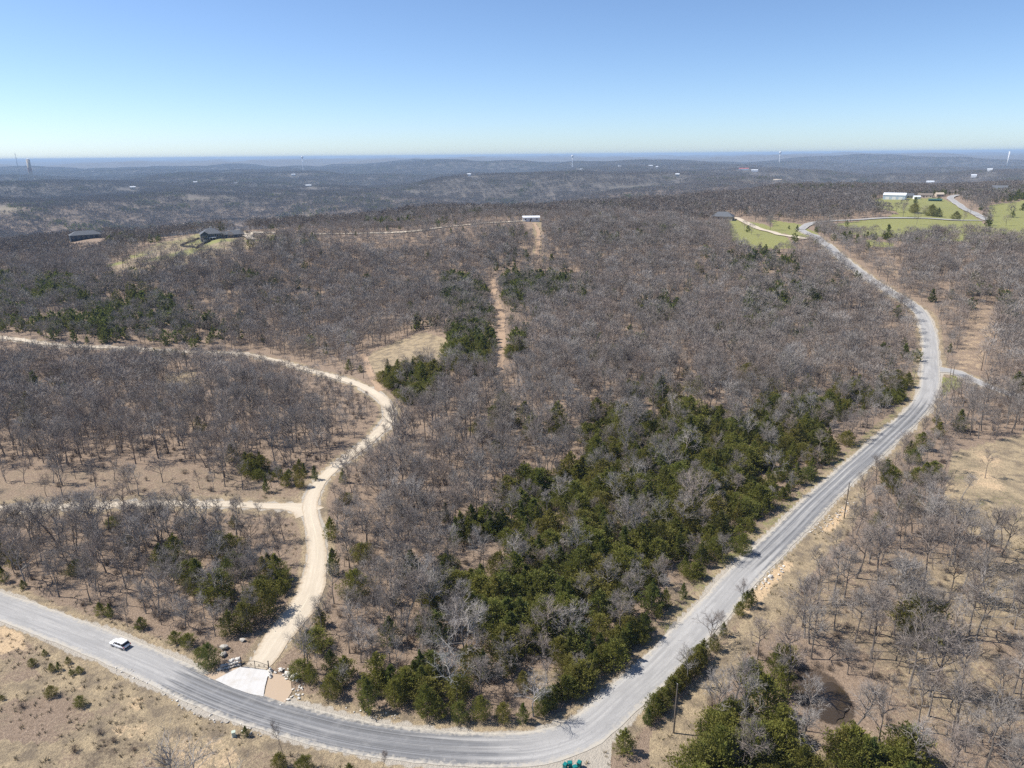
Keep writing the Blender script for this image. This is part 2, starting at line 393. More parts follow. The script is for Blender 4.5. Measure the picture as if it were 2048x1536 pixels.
NEAR_ROADS = [(thin(ROAD, 4), 5.0), (thin(DRIVE, 4), 4.6), (thin(BRANCH, 4), 4.0), (thin(JUNC, 4), 3.6), (thin(TRACK, 3), 2.6), (thin(TRACK2, 3), 2.4)]
FAR_ROADS = [(thin(RIDGE, 3), 6.0), (thin(RIDGE2, 3), 6.0), (thin(UPPER, 3), 6.0), (thin(FARROAD, 3), 8.0)]

P_FIELD = [(-700, 1010), (-120, 1205), (0, 1248), (100, 1284), (200, 1326), (300, 1370), (400, 1420), (520, 1466), (660, 1508), (780, 1530), (900, 1545), (1000, 1700), (-700, 1700)]
P_OPENL = [(-100, 945), (150, 935), (330, 930), (480, 945), (540, 968), (600, 985), (608, 1003), (560, 1003), (300, 998), (-100, 1006)]
P_OPENL2 = [(-100, 1024), (300, 1018), (590, 1024), (606, 1060), (604, 1200), (570, 1235), (545, 1230), (590, 1150), (560, 1060), (300, 1060), (-100, 1060)]
P_GLADE = [(330, 745), (390, 742), (405, 775), (380, 800), (330, 785)]
P_CLEAR = [(722, 722), (742, 706), (795, 680), (850, 664), (880, 672), (902, 688), (898, 740), (868, 748), (845, 732), (790, 738), (755, 750)]
P_WEDGE = [(1165, 880), (1240, 835), (1330, 850), (1480, 835), (1600, 790), (1700, 735), (1790, 735), (1835, 745), (1832, 790), (1770, 855), (1640, 985), (1560, 1060), (1470, 1150), (1340, 1290),
           (1240, 1395), (1110, 1445), (850, 1440), (690, 1395), (690, 1350), (840, 1260), (860, 1170), (900, 1090), (1010, 1000), (1060, 960), (1150, 950)]
P_WEDGE_CORE = [(1180, 900), (1250, 900), (1420, 920), (1560, 930), (1620, 960), (1520, 1080), (1340, 1270), (1240, 1370), (1000, 1330), (930, 1220), (1040, 1060)]
P_LOWMID = [(640, 1060), (700, 1080), (860, 1180), (850, 1260), (700, 1350), (600, 1370), (600, 1300), (650, 1200)]
P_BARE1 = [(1060, 1340), (1120, 1335), (1140, 1390), (1060, 1400)]
P_BARE2 = [(1330, 1165), (1420, 1150), (1400, 1200), (1330, 1230)]
P_CED = [[(1000, 560), (1040, 548), (1120, 560), (1140, 590), (1120, 610), (1010, 612)], [(735, 735), (790, 742), (850, 744), (890, 758), (885, 805), (800, 808), (760, 800)],
         [(880, 560), (945, 560), (985, 590), (960, 640), (890, 640)], [(895, 650), (970, 650), (992, 690), (985, 755), (900, 745)], [(1010, 680), (1060, 660), (1050, 700), (1015, 720)]]
P_CEDL = [(-100, 555), (120, 560), (330, 590), (380, 660), (330, 690), (100, 688), (-100, 680)]
P_CEDL2 = [(470, 940), (540, 930), (625, 945), (615, 985), (530, 985)]
P_GATEC = [(470, 1130), (575, 1130), (580, 1215), (500, 1225)]
P_EDGEC = [(-60, 1140), (60, 1175), (200, 1225), (300, 1258), (420, 1290), (450, 1330), (420, 1340), (300, 1306), (200, 1268), (60, 1210), (-60, 1170)]
P_RCLEAR = [(1290, 1700), (1300, 1470), (1440, 1300), (1540, 1160), (1640, 1045), (1700, 985), (1740, 975), (1712, 1050), (1640, 1130), (1570, 1225), (1500, 1330), (1420, 1410), (1390, 1480), (1370, 1700)]
P_RSPARSE = [(1480, 1330), (1560, 1225), (1700, 1100), (1880, 1090), (2300, 1130), (2400, 1700), (1400, 1700), (1440, 1400)]
P_RCED = [(1370, 1700), (1410, 1480), (1470, 1420), (1540, 1430), (1600, 1500), (1720, 1510), (1850, 1520), (1900, 1700)]
P_RCED2 = [(1480, 1300), (1540, 1270), (1580, 1340), (1540, 1400), (1480, 1390)]
P_PONDCLR = [(1575, 1320), (1640, 1335), (1740, 1370), (1780, 1420), (1760, 1500), (1640, 1490), (1590, 1440)]
P_PAST = [(1900, 905), (2030, 870), (2300, 860), (2500, 1000), (2300, 1145), (2060, 1125), (1930, 1060), (1885, 1000)]
P_RMIX = [(1680, 1000), (1760, 930), (1850, 870), (1910, 880), (1890, 950), (1880, 1080), (1740, 1110)]
P_LANE = [(1942, 612), (1990, 612), (1985, 690), (1960, 745), (1895, 738), (1920, 690)]
P_LANE2 = [(1755, 520), (1800, 530), (1800, 560), (1780, 560)]
P_LAWN1 = [(205, 535), (270, 505), (330, 480), (390, 468), (480, 462), (570, 468), (530, 490), (430, 516), (335, 536), (240, 560)]
P_LANEC = [(1062, 438), (1082, 438), (1086, 470), (1080, 520), (1060, 530), (1068, 480)]
P_FLD = [[(1730, 400), (1770, 396), (1880, 396), (1905, 405), (1960, 440), (2010, 482), (1960, 485), (1850, 480), (1690, 468), (1650, 450), (1770, 436), (1800, 425), (1745, 415)],
         [(1975, 412), (2060, 398), (2300, 395), (2300, 494), (2050, 488), (1990, 480), (1975, 440)], [(1455, 436), (1530, 448), (1570, 470), (1590, 496), (1500, 500), (1465, 486)],
         [(1540, 440), (1600, 448), (1640, 470), (1600, 476), (1550, 462)], [(1730, 480), (1790, 484), (1790, 495), (1735, 494)]]
P_FARFLD = [[(1180, 381), (1240, 371), (1310, 369), (1330, 373), (1240, 381)], [(1430, 357), (1520, 358), (1560, 362), (1430, 362)], [(-40, 413), (30, 409), (45, 418), (20, 428), (-40, 432)],
            [(790, 383), (815, 380), (830, 384), (800, 386)], [(350, 396), (460, 394), (480, 398), (360, 401)]]
P_HEDGE = [(1294, 1452), (1308, 1430), (1324, 1414), (1340, 1394), (1356, 1378), (1368, 1362), (1382, 1348), (1396, 1332), (1406, 1316)]

# ------------------------------------------------------------------ the ground: one sheet out to the horizon
def build_ground():
    ang = np.concatenate([np.arange(-180, -56, 4.0), np.arange(-56, -42, 1.0), np.arange(-42, 42, .2), np.arange(42, 56, 1.0), np.arange(56, 180, 4.0)])
    A = np.radians(ang); na = len(A)
    rad = np.concatenate([[8, 20, 35, 50], 62 * np.exp(np.arange(0, math.log(48000 / 62.0), .0135))]); nr = len(rad)
    RR, AA = np.meshgrid(rad, A, indexing='ij')
    X = (RR * np.sin(AA)).ravel(); Y = (RR * np.cos(AA)).ravel()
    X = np.concatenate([[0], X]); Y = np.concatenate([[0], Y]); Z = height(X, Y)
    me = bpy.data.meshes.new('ground')
    idx = 1 + np.arange(nr * na).reshape(nr, na)
    a = idx[:-1, :]; b = idx[1:, :]
    a2 = np.roll(a, -1, 1); b2 = np.roll(b, -1, 1)
    q = np.stack([a, a2, b2, b], -1).reshape(-1, 4)[:, ::-1]
    t = np.stack([np.zeros(na, int), idx[0], np.roll(idx[0], -1)], -1)[:, ::-1]
    nv = len(X); nl = q.size + t.size; nf = len(q) + len(t)
    me.vertices.add(nv); me.loops.add(nl); me.polygons.add(nf)
    me.vertices.foreach_set('co', np.stack([X, Y, Z], -1).ravel())
    me.loops.foreach_set('vertex_index', np.concatenate([t.ravel(), q.ravel()]).astype(np.int32))
    st = np.concatenate([np.arange(len(t)) * 3, t.size + np.arange(len(q)) * 4]).astype(np.int32)
    me.polygons.foreach_set('loop_start', st)
    me.polygons.foreach_set('use_smooth', np.ones(nf, bool))
    me.update(); me.validate()
    # what grows or lies where
    px, py = project(X, Y, Z); px = np.nan_to_num(px, nan=-9999); py = np.nan_to_num(py, nan=-9999)
    r = np.hypot(X, Y); near = r < 260; mid = r < 1700
    tan = np.zeros(nv); green = np.zeros(nv); clay = np.zeros(nv); grav = np.zeros(nv); damp = np.zeros(nv)
    big = vnoise(X / 26, Y / 26, 21); sm = vnoise(X / 9, Y / 9, 22)
    def P(poly, m=mid): return inpoly(px, py, poly) & m
    f = P(P_FIELD); tan[f] = np.clip(.7 + .35 * vnoise(X / 14, Y / 14, 24), .3, 1)[f]; clay[f] = np.clip(.26 + .75 * big + .5 * sm, 0, .9)[f]; damp[f] = np.clip(vnoise(X / 11, Y / 11, 25) * .9 - .1, 0, .5)[f]
    for pl, v in (([(140, 1375), (215, 1366), (290, 1398), (275, 1432), (205, 1424), (150, 1398)], .55), ([(-40, 1252), (40, 1266), (62, 1300), (-40, 1306)], .6), ([(340, 1465), (450, 1478), (490, 1530), (360, 1545), (300, 1500)], .48), ([(60, 1302), (130, 1300), (190, 1330), (120, 1326)], .45), ([(230, 1440), (330, 1450), (300, 1480), (220, 1470)], .42)):
        f = P(pl); clay[f] = np.clip(v + .45 * sm + .25 * big, 0, 1)[f]; damp[f] = 0
    for pl in ([(50, 1395), (130, 1385), (200, 1440), (120, 1490), (-40, 1480), (-40, 1420)], [(230, 1400), (300, 1440), (260, 1450), (180, 1430)], [(-40, 1310), (60, 1320), (90, 1360), (-40, 1370)], [(120, 1500), (300, 1500), (330, 1560), (100, 1560)], [(480, 1490), (640, 1520), (760, 1560), (480, 1580)]):
        f = P(pl); tan[f] = np.clip(.5 + .4 * sm, 0, .85)[f]; clay[f] *= .3; damp[f] = np.clip(.22 + .3 * sm, 0, .45)[f]
    tan[P(P_OPENL)] = .42; tan[P(P_OPENL2)] = .36; tan[P(P_GLADE)] = .8; tan[P(P_CLEAR)] = .75; tan[P(P_BARE1)] = .6; tan[P(P_BARE2)] = .5
    tan[P(P_RCLEAR)] = .72; f = P(P_RCLEAR); clay[f] = np.clip(.05 + .4 * big, 0, .6)[f]
    tan[P(P_PAST)] = .85; f = P(P_PAST); green[f] = np.clip(.05 + .35 * big, 0, .3)[f]; clay[f] = np.clip(.1 + .6 * sm, 0, .6)[f]
    clay[P(P_LANE)] = .38; tan[P(P_LANE)] = .35; clay[P(P_LANE2)] = .4; tan[P(P_LANEC)] = .6; green[P(P_LANEC)] = .35
    f = P(P_LAWN1); green[f] = (.45 + .5 * big)[f]; tan[f] = .6
    for i, p in enumerate(P_FLD): f = P(p); green[f] = .95; 
    for p in P_FARFLD: f = P(p, r < 9000); tan[f] = .9; green[f] = .3 if p is P_FARFLD[2] else .6
    f = inpoly(px, py, P_RSPARSE) & near; tan[f] = np.clip(.44 + .4 * big, 0, .75)[f]
    m = r < 900
    for pts, w, g, tn in ((thin(ROAD, 4), 3.4, .75, 6.0), (thin(DRIVE, 4), 2.0, .7, 4.2), (thin(BRANCH, 4), 1.7, .5, 5.0), (thin(JUNC, 4), 2.4, .8, 5.0)):
        d = np.full(nv, 1e9); d[m] = seg_dist(X[m], Y[m], pts)
        k = 1 - sstep(w + g * .5, w + g * 1.4, d + sm * .7); grav = np.maximum(grav, k * .95)
        k2 = 1 - sstep(tn * .8, tn * 1.35, d + sm); tan = np.maximum(tan, k2 * .72)
    d = np.full(nv, 1e9); d[m] = seg_dist(X[m], Y[m], thin(ROAD, 4))
    inner = inpoly(px, py, [(1400, 1300), (1700, 980), (1850, 760), (1800, 700), (1300, 1250)]) & m
    green = np.maximum(green, (1 - sstep(6.5, 9, np.abs(d))) * inner * .4)
    green = np.maximum(green, (inpoly(px, py, [(1880, 752), (1925, 752), (1925, 775), (1880, 790)]) & m) * .8)
    # the wide pull-off by the bins and the clay bank above the cut
    f = inpoly(px, py, [(1000, 1528), (1090, 1505), (1180, 1470), (1245, 1430), (1262, 1440), (1225, 1490), (1205, 1700), (900, 1700)]) & near
    grav[f] = .8; clay[f & inpoly(px, py, [(1150, 1520), (1220, 1480), (1262, 1440), (1250, 1530), (1200, 1600)])] = .7; 
    for pl in ([(1470, 1235), (1520, 1165), (1570, 1120), (1590, 1125), (1540, 1180), (1510, 1220)], [(1640, 1060), (1690, 1010), (1705, 1020), (1660, 1070)]):
        f = inpoly(px, py, pl) & near; clay[f] = .8
    if POND is not None:
        dd = np.sqrt(((X - POND[0]) / 4.6) ** 2 + ((Y - POND[1]) / 6.2) ** 2) + sm * .25; damp = np.maximum(damp, 1 - sstep(.8, 1.3, dd))
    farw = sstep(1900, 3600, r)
    for nm, arr in (('cover', (tan, green, clay)), ('cover2', (grav, damp, farw))):
        ca = me.attributes.new(nm, 'FLOAT_COLOR', 'POINT')
        ca.data.foreach_set('color', np.stack([*arr, np.ones(nv)], -1).astype(np.float32).ravel())
    me.materials.append(M['ground'])
    tag(link('ground', me), 'rolling ground of brown leaf litter, dry grass and pale clay', kind='structure')
build_ground()

def ribbon(name, P, half, mat, lift=.03, wear=None, across=9, jag=.25, label=None, widths=None, fan=0.0):
    n = len(P); T = np.gradient(P, axis=0); T /= np.linalg.norm(T, axis=1)[:, None] + 1e-9
    Nn = np.stack([-T[:, 1], T[:, 0]], -1); s = np.concatenate([[0], np.cumsum(np.linalg.norm(np.diff(P, axis=0), axis=1))])
    V = []; UV = []; W = []; E = []
    hw = np.full(n, half) if widths is None else np.asarray(widths)
    for j in range(across):
        v = j / (across - 1) * 2 - 1
        jj = jag * vnoise(s / 2.2, np.full(n, v * 3 + half * 7.1), 31) * (abs(v) ** 4)
        off = (hw + jj) * v
        Q = P + Nn * off[:, None]
        z = height(Q[:, 0], Q[:, 1]); rr = np.hypot(Q[:, 0], Q[:, 1])
        z = z + lift + rr * 1.6e-4 + np.clip(rr - 250, 0, 1e5) * 6e-4 + .10 * (1 - v * v) * (half > 2.5)
        V.append(np.column_stack([Q, z])); UV.append(np.column_stack([s, off])); E.append(np.full(n, abs(v)))
        W.append(wear(s, off) if wear is not None else np.zeros(n))
    V = np.stack(V, 1).reshape(-1, 3); UV = np.stack(UV, 1).reshape(-1, 2); W = np.stack(W, 1).ravel(); E = np.stack(E, 1).ravel()
    F = [(i * across + j, (i + 1) * across + j, (i + 1) * across + j + 1, i * across + j + 1) for i in range(n - 1) for j in range(across - 1)]
    F = [f[::-1] for f in F]
    me = pymesh(name, V, F, [mat], smooth=True)
    uvl = me.uv_layers.new(name='UVMap'); vi = np.zeros(len(me.loops), np.int32); me.loops.foreach_get('vertex_index', vi)
    uvl.data.foreach_set('uv', UV[vi].astype(np.float32).ravel())
    for nm, arr in (('wear', W), ('edge', E)):
        a = me.attributes.new(nm, 'FLOAT', 'POINT'); a.data.foreach_set('value', arr.astype(np.float32))
    o = link(name, me); tag(o, label, kind='structure'); return o
# the darker resurfaced stretch runs along the curve in front, with wheel tracks; ROAD arc length at chosen pixels
_s = np.concatenate([[0], np.cumsum(np.linalg.norm(np.diff(ROAD, axis=0), axis=1))])
def s_at(px, py):
    p = at(px, py)[:2]; return _s[np.argmin(np.hypot(ROAD[:, 0] - p[0], ROAD[:, 1] - p[1]))]
SA, SB, SC, SD, SE = s_at(345, 1350), s_at(1090, 1490), s_at(1500, 1140), s_at(1850, 800), s_at(1700, 940)
def road_wear(s, off):
    k = sstep(SA - 4, SA + 6, s) * (1 - sstep(SB - 25, SB + 8, s)) * .9
    k = np.maximum(k, sstep(SC - 6, SC + 15, s) * (1 - sstep(SD - 20, SD + 8, s)) * .62)
    tracks = np.exp(-((np.abs(off) - .95) / .32) ** 2) + np.exp(-((np.abs(off) - 2.55) / .3) ** 2)
    edge = sstep(2.7, 3.3, np.abs(off)) * (k > .3) * .25
    return k * (.72 + .5 * tracks) + edge + .2 * tracks + .03
ribbon('road', ROAD, 3.45, M['road'], .04, road_wear, 25, .22, 'worn grey two lane road sweeping round the woods')
dw = np.full(len(DRIVE), 2.0); _d = np.concatenate([[0], np.cumsum(np.linalg.norm(np.diff(DRIVE, axis=0), axis=1))]); dw += 1.1 * np.exp(-((_d - 18) / 16.0) ** 2)
ribbon('gravel_road', DRIVE, 2.0, M['drive'], .045, lambda s, o: .35 * np.exp(-(o / .5) ** 2) + .15 * vnoise(s / 9, o, 5), 11, .28, 'cream gravel drive winding from the gate into the woods', widths=dw)
bw = np.full(len(BRANCH), 1.75); bw[:6] = np.linspace(4.2, 1.75, 6)
ribbon('gravel_path', BRANCH, 1.75, M['drive'], .035, lambda s, o: .3 * np.exp(-(o / .5) ** 2), 9, .25, 'pale gravel spur running off the drive at the fork', widths=bw)
ribbon('ridge_road', RIDGE, 3.2, M['drive'], .25, None, 5, .3, 'pale gravel lane along the wooded ridge to the dark house')
ribbon('lane_to_grey_house', RIDGE2, 3.4, M['drive'], .25, None, 5, .3, 'cream gravel lane curving up to the grey roofed house')
ribbon('upper_road', UPPER, 3.8, M['road'], .25, None, 5, .3, 'grey road passing behind the green fields')
ribbon('far_road', FARROAD, 4.2, M['road'], .3, None, 5, .3, 'pale road climbing past the farm')
jw = np.full(len(JUNC), 2.5); jw[:8] = np.linspace(5.0, 2.5, 8)
ribbon('side_road', JUNC, 2.5, M['road'], .035, None, 9, .3, 'grey side road leaving the bend', widths=jw)
ribbon('dirt_path', TRACK, 1.9, M['dirt'], .02, None, 7, 1.3, 'tan dirt track cut through the woods')
ribbon('dirt_path', TRACK2, 1.6, M['dirt'], .02, None, 7, .8, 'short rutted dirt track beside the tan clearing')

# ------------------------------------------------------------------ tree prototypes
class Tree:
    def __init__(s): s.tv = []; s.tf = []; s.cv = []; s.cf = []
    def tube(s, pts, rads, k, crown):
        V, F = (s.cv, s.cf) if crown else (s.tv, s.tf)
        n = len(V); m = len(pts)
        for i in range(m):
            d = pts[min(i + 1, m - 1)] - pts[max(i - 1, 0)]; d = d / (np.linalg.norm(d) + 1e-9)
            a = np.cross(d, [.31, .77, .55]); a /= np.linalg.norm(a) + 1e-9; b = np.cross(d, a)
            for j in range(k):
                t = 2 * math.pi * j / k; V.append(pts[i] + (a * math.cos(t) + b * math.sin(t)) * rads[i])
        for i in range(m - 1):
            for j in range(k):
                j2 = (j + 1) % k; F.append((n + i * k + j, n + i * k + j2, n + (i + 1) * k + j2, n + (i + 1) * k + j))
    def sliver(s, p, q, w, rs):
        d = q - p; a = np.cross(d, rs.normal(size=3)); a /= np.linalg.norm(a) + 1e-9
        n = len(s.cv); m = p * .45 + q * .55 + rs.normal(size=3) * np.linalg.norm(d) * .07
        s.cv += [p - a * w * .5, p + a * w * .5, m + a * w * .38, m - a * w * .38, q]; s.cf += [(n, n + 1, n + 2, n + 3), (n + 3, n + 2, n + 4)]
def unit(v): return v / (np.linalg.norm(v) + 1e-9)
def bare_tree(seed, H=12.0, spread=1.0, fork=.38, detail=1.0, twig_w=.028, lean=.06, limbs=9, ntw=6):
    rs = np.random.default_rng(seed); t = Tree()
    def path(p, d, L, n, wob, lift):
        pts = [p]; d = unit(d)
        for i in range(n):
            d = unit(d + rs.normal(size=3) * wob + np.array([0, 0, lift])); pts.append(pts[-1] + d * L / n)
        return pts
    r0 = H * .0155
    trunk = path(np.zeros(3), np.array([rs.normal() * lean, rs.normal() * lean, 1]), H * .80, 7, .07, .05)
    trunk[0] = trunk[0] - np.array([0, 0, .4])
    t.tube(trunk, [r0 * (1.25 if i == 0 else 1 - .86 * i / 7) for i in range(8)], 5, False)
    def at_path(pts, u):
        x = u * (len(pts) - 1); i = min(int(x), len(pts) - 2); f = x - i
        return pts[i] * (1 - f) + pts[i + 1] * f, unit(pts[i + 1] - pts[i])
    az = rs.uniform(0, 6.28)
    for i in range(limbs):
        u = fork + (1 - fork) * (i / (limbs - 1)) ** .9
        p, d = at_path(trunk, min(u, .995)); az += 2.4 + rs.normal() * .35
        k = (u - fork) / (1 - fork)
        out = np.array([math.cos(az), math.sin(az), 0]); up = .62 + .8 * k + rs.normal() * .12
        L = H * (.44 - .17 * k) * spread * rs.uniform(.8, 1.15)
        lb = path(p, out + np.array([0, 0, up]), L, 5, .16, .06)
        t.tube(lb, [r0 * (.50 - .15 * k) * (1 - .8 * j / 5) + .012 for j in range(6)], 4, False)
        nb = max(3, int((6 + rs.integers(0, 3)) * detail ** .5))
        for j in range(nb):
            u2 = .22 + .78 * (j + .5) / nb; p2, d2 = at_path(lb, min(u2, .99))
            side = unit(np.cross(d2, rs.normal(size=3)))
            L2 = L * (.55 - .28 * u2) * rs.uniform(.75, 1.25) + .4
            br = path(p2, d2 * .75 + side * .85 + np.array([0, 0, .22]), L2, 3, .2, .06)
            t.tube(br, [.046 * (H / 12) * (1 - .62 * q / 3) for q in range(4)], 3, True)
            nt = max(2, int(ntw * detail))
            for q in range(nt):
                u3 = .2 + .8 * (q + rs.uniform(.2, .8)) / nt; p3, d3 = at_path(br, min(u3, .99))
                side = unit(np.cross(d3, rs.normal(size=3)))
                L3 = rs.uniform(.55, 1.25) * H / 12
                tip = p3 + unit(d3 * .8 + side * .9 + np.array([0, 0, .25])) * L3
                t.sliver(p3, tip, twig_w * 1.15, rs)
                for z in range(3 if detail >= .9 else 2):
                    b0 = p3 * .4 + tip * .6 if z else tip * .3 + p3 * .7
                    sd = unit((tip - p3) * .8 / L3 + unit(np.cross(tip - p3, rs.normal(size=3))) * .8 + np.array([0, 0, .2]))
                    t.sliver(b0, b0 + sd * rs.uniform(.4, .85) * H / 12, twig_w * .8, rs)
    return t
def far_tree(seed, H=12.0, n=150, w=.10):
    """the same tree for the middle distance: fewer, coarser twigs"""
    rs = np.random.default_rng(seed); t = Tree()
    top = np.array([rs.normal() * .5, rs.normal() * .5, H * .72])
    t.tube([np.array([0, 0, -.5]), top * .45, top], [.20, .14, .05], 3, False)
    cr = H * rs.uniform(.26, .36); cz = H * .66
    for i in range(7):
        a = rs.uniform(0, 6.28); u = rs.uniform(.35, .8); p = top * u
        q = p + np.array([math.cos(a) * cr * .75, math.sin(a) * cr * .75, H * rs.uniform(.14, .3)])
        t.tube([p, (p + q) / 2 + rs.normal(size=3) * .15, q], [.085, .06, .03], 3, False)
    for i in range(n):
        v = rs.normal(size=3); v = unit(v) * rs.uniform(.35, 1) ** .5
        if v[2] < -.55: v[2] *= -.6
        p = np.array([v[0] * cr, v[1] * cr, cz + v[2] * H * .33]); d = unit(np.array([v[0], v[1], .55 + v[2] * .6]) + rs.normal(size=3) * .4)
        t.sliver(p - d * rs.uniform(.5, 1.0), p + d * rs.uniform(.5, 1.0), w * rs.uniform(.7, 1.3), rs)
    return t
def cedar(seed, H=6.0, rad=1.7, n=1500, size=.34, shape=.75, trunk=True, lobes=60):
    """eastern red cedar: feathery plumes of small sprays on a ragged ovate crown; shape 1 = pointed, lower = rounder"""
    rs = np.random.default_rng(seed); t = Tree()
    if trunk: t.tube([np.array([0, 0, -.3]), np.array([0, 0, H * .45]), np.array([0, 0, H * .9])], [.11, .075, .02], 5, False)
    ph = rs.uniform(0, 6.28, 3); per = max(4, n // lobes)
    for q in range(lobes):
        u = ((q + rs.uniform(0, 1)) / lobes) ** .95; a = q * 2.4 + rs.normal() * .4
        prof = min(1.0, .72 + u * 1.3) * max(0.0, 1 - max(0, (u - .12) / .88) ** (1.0 + (1 - shape) * 1.6)) ** (.62 + .38 * shape)
        lump = 1 + .16 * math.sin(2 * a + ph[0] + 5 * u) + .12 * math.sin(3 * a + ph[1] - 7 * u) + rs.normal() * .13
        R1 = max(.12, rad * prof * lump); z1 = H * (.06 + .90 * u) + rs.normal() * .18
        tip = np.array([math.cos(a) * R1, math.sin(a) * R1, z1 + .25]); root = np.array([math.cos(a) * R1 * .15, math.sin(a) * R1 * .15, max(.1, z1 - R1 * .55)])
        ax = unit(tip - root); th = .30 * rad * (.55 + .6 * prof)
        for i in range(per):
            v = rs.uniform(0, 1) ** .55; w = th * (1.05 - .55 * v)
            p = root + (tip - root) * (v * 1.12) + rs.normal(size=3) * w * .5
            d = unit(ax * .9 + np.array([0, 0, .5]) + rs.normal(size=3) * .6)
            sd = unit(np.cross(d, rs.normal(size=3))); s = size * rs.uniform(.55, 1.3); k = len(t.cv); nn = unit(np.cross(d, sd))
            t.cv += [p - d * s * .4, p + sd * s * .34, p + d * s * .95 + nn * s * .12, p - sd * s * .34 + nn * s * .15]
            t.cf += [(k, k + 1, k + 2), (k, k + 2, k + 3)]
    return t
def bush(seed, H=1.6, rad=1.0, n=70, w=.035):
    rs = np.random.default_rng(seed); t = Tree()
    for i in range(n):
        a = rs.uniform(0, 6.28); o = rs.uniform(.1, 1) * rad
        p = np.array([math.cos(a) * o * .3, math.sin(a) * o * .3, -.05]); q = np.array([math.cos(a) * o, math.sin(a) * o, H * rs.uniform(.5, 1) * (1 - .35 * o / rad)])
        m = (p + q) / 2 + rs.normal(size=3) * .15; t.sliver(p, m, w, rs); t.sliver(m, q, w * .7, rs)
        for _ in range(3):
            b = m * .5 + q * .5; t.sliver(b, b + rs.normal(size=3) * np.array([.35, .35, .25]) + np.array([0, 0, .2]), w * .6, rs)
    return t
PROTO = bpy.data.collections.new('prototypes')            # not linked to the scene: only meshes that the woods repeat
def t_mesh(t, name, tm, cm):
    V = t.tv + t.cv; n = len(t.tv)
    F = list(t.tf) + [tuple(i + n for i in f) for f in t.cf]
    me = pymesh(name, V, F, [tm, cm], [0] * len(t.tf) + [1] * len(t.cf)); return me
def proto_coll(name, trees, tm, cm):
    c = bpy.data.collections.new(name)
    for i, t in enumerate(trees):
        o = bpy.data.objects.new('%s_%02d' % (name, i), t_mesh(t, name, tm, cm)); c.objects.link(o)
    return c
OAKS = [bare_tree(100 + i, 12.0, spread=[1.0, 1.2, .85, 1.05, 1.25, .75, .95, 1.1, .7, 1.0][i], fork=[.38, .30, .46, .36, .26, .5, .42, .33, .54, .4][i], limbs=[10, 11, 9, 10, 12, 8, 10, 11, 8, 10][i]) for i in range(10)]
OAKS += [bare_tree(130 + i, 12.0, spread=[.55, .65, .5, .6][i], fork=[.52, .46, .58, .5][i], limbs=[8, 9, 8, 9][i], lean=[.03, .09, .04, .12][i]) for i in range(4)]
OAK_ME = [(pymesh('oak_trunk', t.tv, t.tf, [M['bark']]), pymesh('oak_crown', t.cv, t.cf, [M['twig']])) for t in OAKS]
PALE_ME = [(pymesh('pale_trunk', t.tv, t.tf, [M['pale']]), pymesh('pale_crown', t.cv, t.cf, [M['pale']])) for t in OAKS[:4]]
CEDARS = [cedar(200, 6.5, 1.8, 3400, .21, .85), cedar(201, 7.5, 2.4, 4400, .22, .6, lobes=80), cedar(202, 6, 2.5, 4200, .22, .35, lobes=75), cedar(203, 8.5, 2.2, 4200, .22, .9, lobes=85),
          cedar(204, 5, 1.8, 2800, .20, .5), cedar(205, 7, 3.0, 5200, .235, .25, lobes=95), cedar(206, 7.5, 1.7, 3200, .21, 1.0), cedar(207, 6.5, 3.3, 5600, .24, .15, lobes=100)]
CED_ME = [(pymesh('cedar_trunk', t.tv, t.tf, [M['bark']]), pymesh('cedar_crown', t.cv, t.cf, [M['cedardark' if i in (0, 3, 6) else 'cedar']])) for i, t in enumerate(CEDARS)]
C_OAK = proto_coll('bare_near', OAKS, M['bark'], M['twig'])
C_OAK2 = proto_coll('bare_mid', [far_tree(300 + i, 12.0, 300, .085) for i in range(8)], M['bark'], M['twig'])
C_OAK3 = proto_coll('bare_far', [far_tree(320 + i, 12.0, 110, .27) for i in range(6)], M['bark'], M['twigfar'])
C_CED = proto_coll('cedar_near', CEDARS, M['bark'], M['cedar'])
C_CED2 = proto_coll('cedar_far', [cedar(240 + i, 7, [2.0, 2.4, 2.8, 1.9][i], 240, .85, [.8, .5, .3, .7][i], lobes=24) for i in range(4)], M['bark'], M['cedardark'])
C_BUSH = proto_coll('brush', [bush(400 + i, [1.6, 1.1, 2.2, 1.4][i], [1.0, .8, 1.1, 1.3][i]) for i in range(4)], M['brush'], M['brush'])
def patch(seed):
    """60 m of distant woodland: crowns of a few coarse sprays over trunks"""
    rs = np.random.default_rng(seed); t = Tree()
    for i in range(64):
        x, y = rs.uniform(-32, 32, 2); H = rs.uniform(8, 14); cr = H * .33
        t.tube([np.array([x, y, -4.0]), np.array([x, y, H * .7])], [.2, .1], 3, False)
        for j in range(16):
            v = unit(rs.normal(size=3)); v[2] = abs(v[2]) * 1.2 - .3
            p = np.array([x + v[0] * cr, y + v[1] * cr, H * .64 + v[2] * H * .3]); d = unit(v + np.array([0, 0, .8]) + rs.normal(size=3) * .3)
            t.sliver(p - d * 1.0, p + d * 1.6, .62, rs)
    return t
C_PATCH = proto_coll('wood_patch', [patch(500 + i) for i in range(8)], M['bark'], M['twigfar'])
def cpatch(seed):
    rs = np.random.default_rng(seed); t = Tree()
    for i in range(26):
        x, y = rs.normal(size=2) * 15; H = rs.uniform(6, 11); rad = rs.uniform(1.8, 3.2)
        for j in range(24):
            u = rs.uniform(0, 1); a = rs.uniform(0, 6.28); rr = rad * (1 - u) ** .6
            p = np.array([x + math.cos(a) * rr, y + math.sin(a) * rr, H * u - 1]); d = unit(np.array([math.cos(a), math.sin(a), .8]))
            t.sliver(p - d * .6, p + d * 1.8, 1.5, rs)
    return t
C_CPATCH = proto_coll('evergreen_patch', [cpatch(520 + i) for i in range(5)], M['bark'], M['cedardark'])
